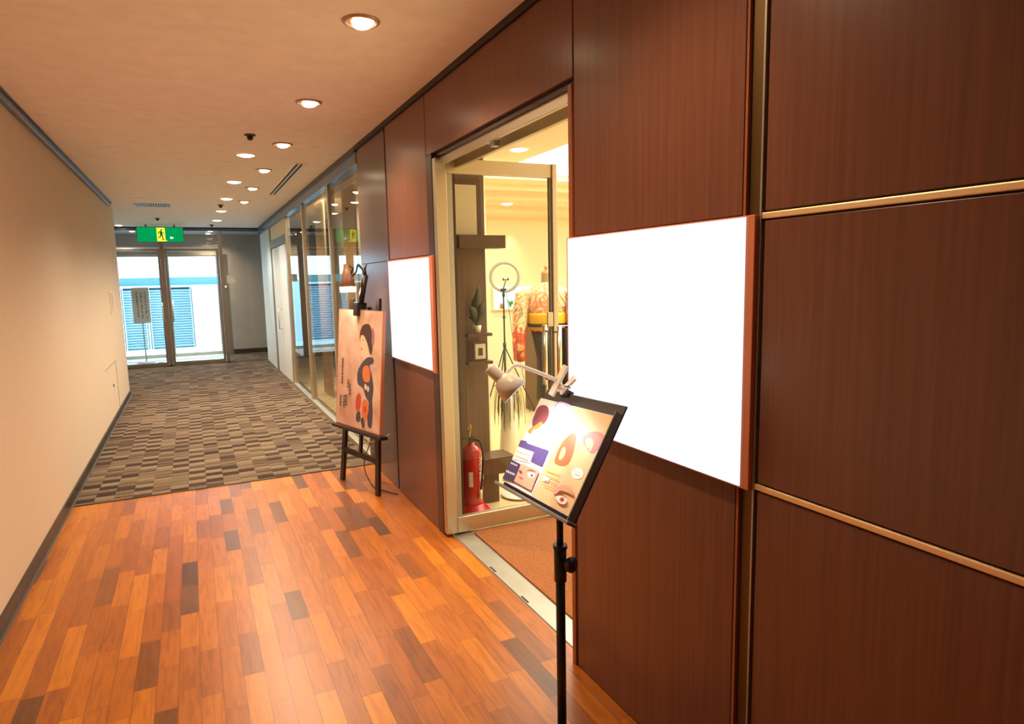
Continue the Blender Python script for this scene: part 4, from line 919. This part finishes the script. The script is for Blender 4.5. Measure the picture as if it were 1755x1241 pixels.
        pp([(670, 830), (690, 840), (690, 860), (672, 850)], 'plum'); pp([(675, 880), (700, 895), (690, 900), (672, 890)], 'redd')
    def right(pp, circ, text):
        pp([(1040, 560), (1075, 545), (1092, 580), (1070, 700), (1030, 780), (985, 795), (930, 770), (945, 700), (985, 620)], 'hair')
        pp([(985, 665), (1008, 650), (1012, 690), (990, 735), (968, 748), (962, 725)], 'skin'); circ(985, 705, 5, 'redd', 3)
        pp([(1160, 560), (1230, 530), (1300, 560), (1270, 640), (1215, 700), (1165, 650), (1145, 600)], 'redd')
        pp([(1165, 590), (1200, 580), (1225, 610), (1212, 660), (1195, 682), (1165, 640)], 'skin')
        circ(1185, 665, 9, 'redd', 5)
        circ(1102, 850, 43, 'white'); text(1078, 835, 12, 4, 4, 'lav', 5); text(1080, 858, 12, 4, 4, 'ink', 5)
        pp([(850, 870), (895, 890), (880, 925), (838, 905)], 'white', False)
        for k in range(4): text(880 - 8 * k, 840 + 35 * k, 14, 5, 7, 'orange' if k < 2 else 'redd', 8)
        pp([(930, 980), (1000, 940), (1060, 965), (1080, 1020), (1040, 1000), (980, 985), (950, 1010)], 'rose')
        pp([(945, 1030), (985, 1020), (1030, 1050), (1015, 1085), (970, 1075)], 'white'); circ(995, 1052, 17, 'redd'); circ(997, 1052, 8, 'plum')
        pp([(935, 1028), (985, 1008), (1038, 1042), (985, 1020)], 'ink')
    sheet(0.0, 0.488, 'paper', 'left flyer of the tilted stand, white with violet blocks and an eye close-up', left)
    sheet(0.492, 1.0, 'peach', 'right flyer of the tilted stand, peach and yellow with faces and a white round badge', right)
    # white clip lamp
    t = thing('white_clip_lamp', 'white gooseneck clip lamp, lit, clamped to the top of the flyer stand', 'lamp', (1.05, 1.76, 1.19))
    P = lambda u, v, n=0.0: mt @ Vector((u * W, v * H, n))
    j = Vector((1.018, 1.745, 1.215))
    bm = BM()
    bar(bm, (0.998, 1.752, 1.180), (1.045, 1.735, 1.272), 0.022, 0.010, side=(0.3, -0.95, 0)); bar(bm, (1.024, 1.738, 1.188), (1.052, 1.695, 1.240), 0.022, 0.008, side=(0.3, 0.95, 0.4)); obj('clamp_jaw', bm, 'white', t, 0.002)
    bm = BM(); tube(bm, [(1.015, 1.75, 1.205), (1.04, 1.70, 1.213)], 0.007, 12); obj('spring_pin', bm, 'chrome', t)
    bm = BM(); box(bm, 0.20 * W, 0.20 * W + 0.05, H + 0.028, H + 0.048, -0.030, -0.008, 0, mt); obj('clamp_pad', bm, 'black', t, 0.002)
    bm = BM(); tube(bm, cr([(1.015, 1.75, 1.228), (0.985, 1.755, 1.243), (0.93, 1.76, 1.267), (0.885, 1.76, 1.283), (0.855, 1.755, 1.272), (0.838, 1.752, 1.245)], 8), 0.0062, 12); obj('gooseneck', bm, 'white', t)
    ax = Vector((0.070, -0.055, -0.085)).normalized(); c0 = Vector((0.794, 1.765, 1.284))
    bm = BM(); lathe(bm, [(0, 0), (0.016, 0.0), (0.019, 0.006), (0.019, 0.048), (0.017, 0.052)], c0, ax, seg=28); obj('socket', bm, 'white', t)
    bm = BM(); lathe(bm, [(0.017, 0.046), (0.030, 0.056), (0.040, 0.080), (0.045, 0.108), (0.0435, 0.108), (0.038, 0.080), (0.028, 0.058), (0.017, 0.050)], c0, ax, seg=36); obj('lamp_shade', bm, 'white', t)
    bm = BM(); bmesh.ops.create_uvsphere(bm, u_segments=16, v_segments=10, radius=0.021, matrix=Matrix.Translation(c0 + ax * 0.078)); obj('bulb', bm, 'bulb', t, smooth=True)
    aim = P(0.45, 0.45) - (c0 + ax * 0.115)
    light('SPOT', 'bulb_light', c0 + ax * 0.112, 2.4, (1.0, 0.93, 0.88), t, aim, spot_size=2.0, spot_blend=0.6, shadow_soft_size=0.02)
flyer_stand()
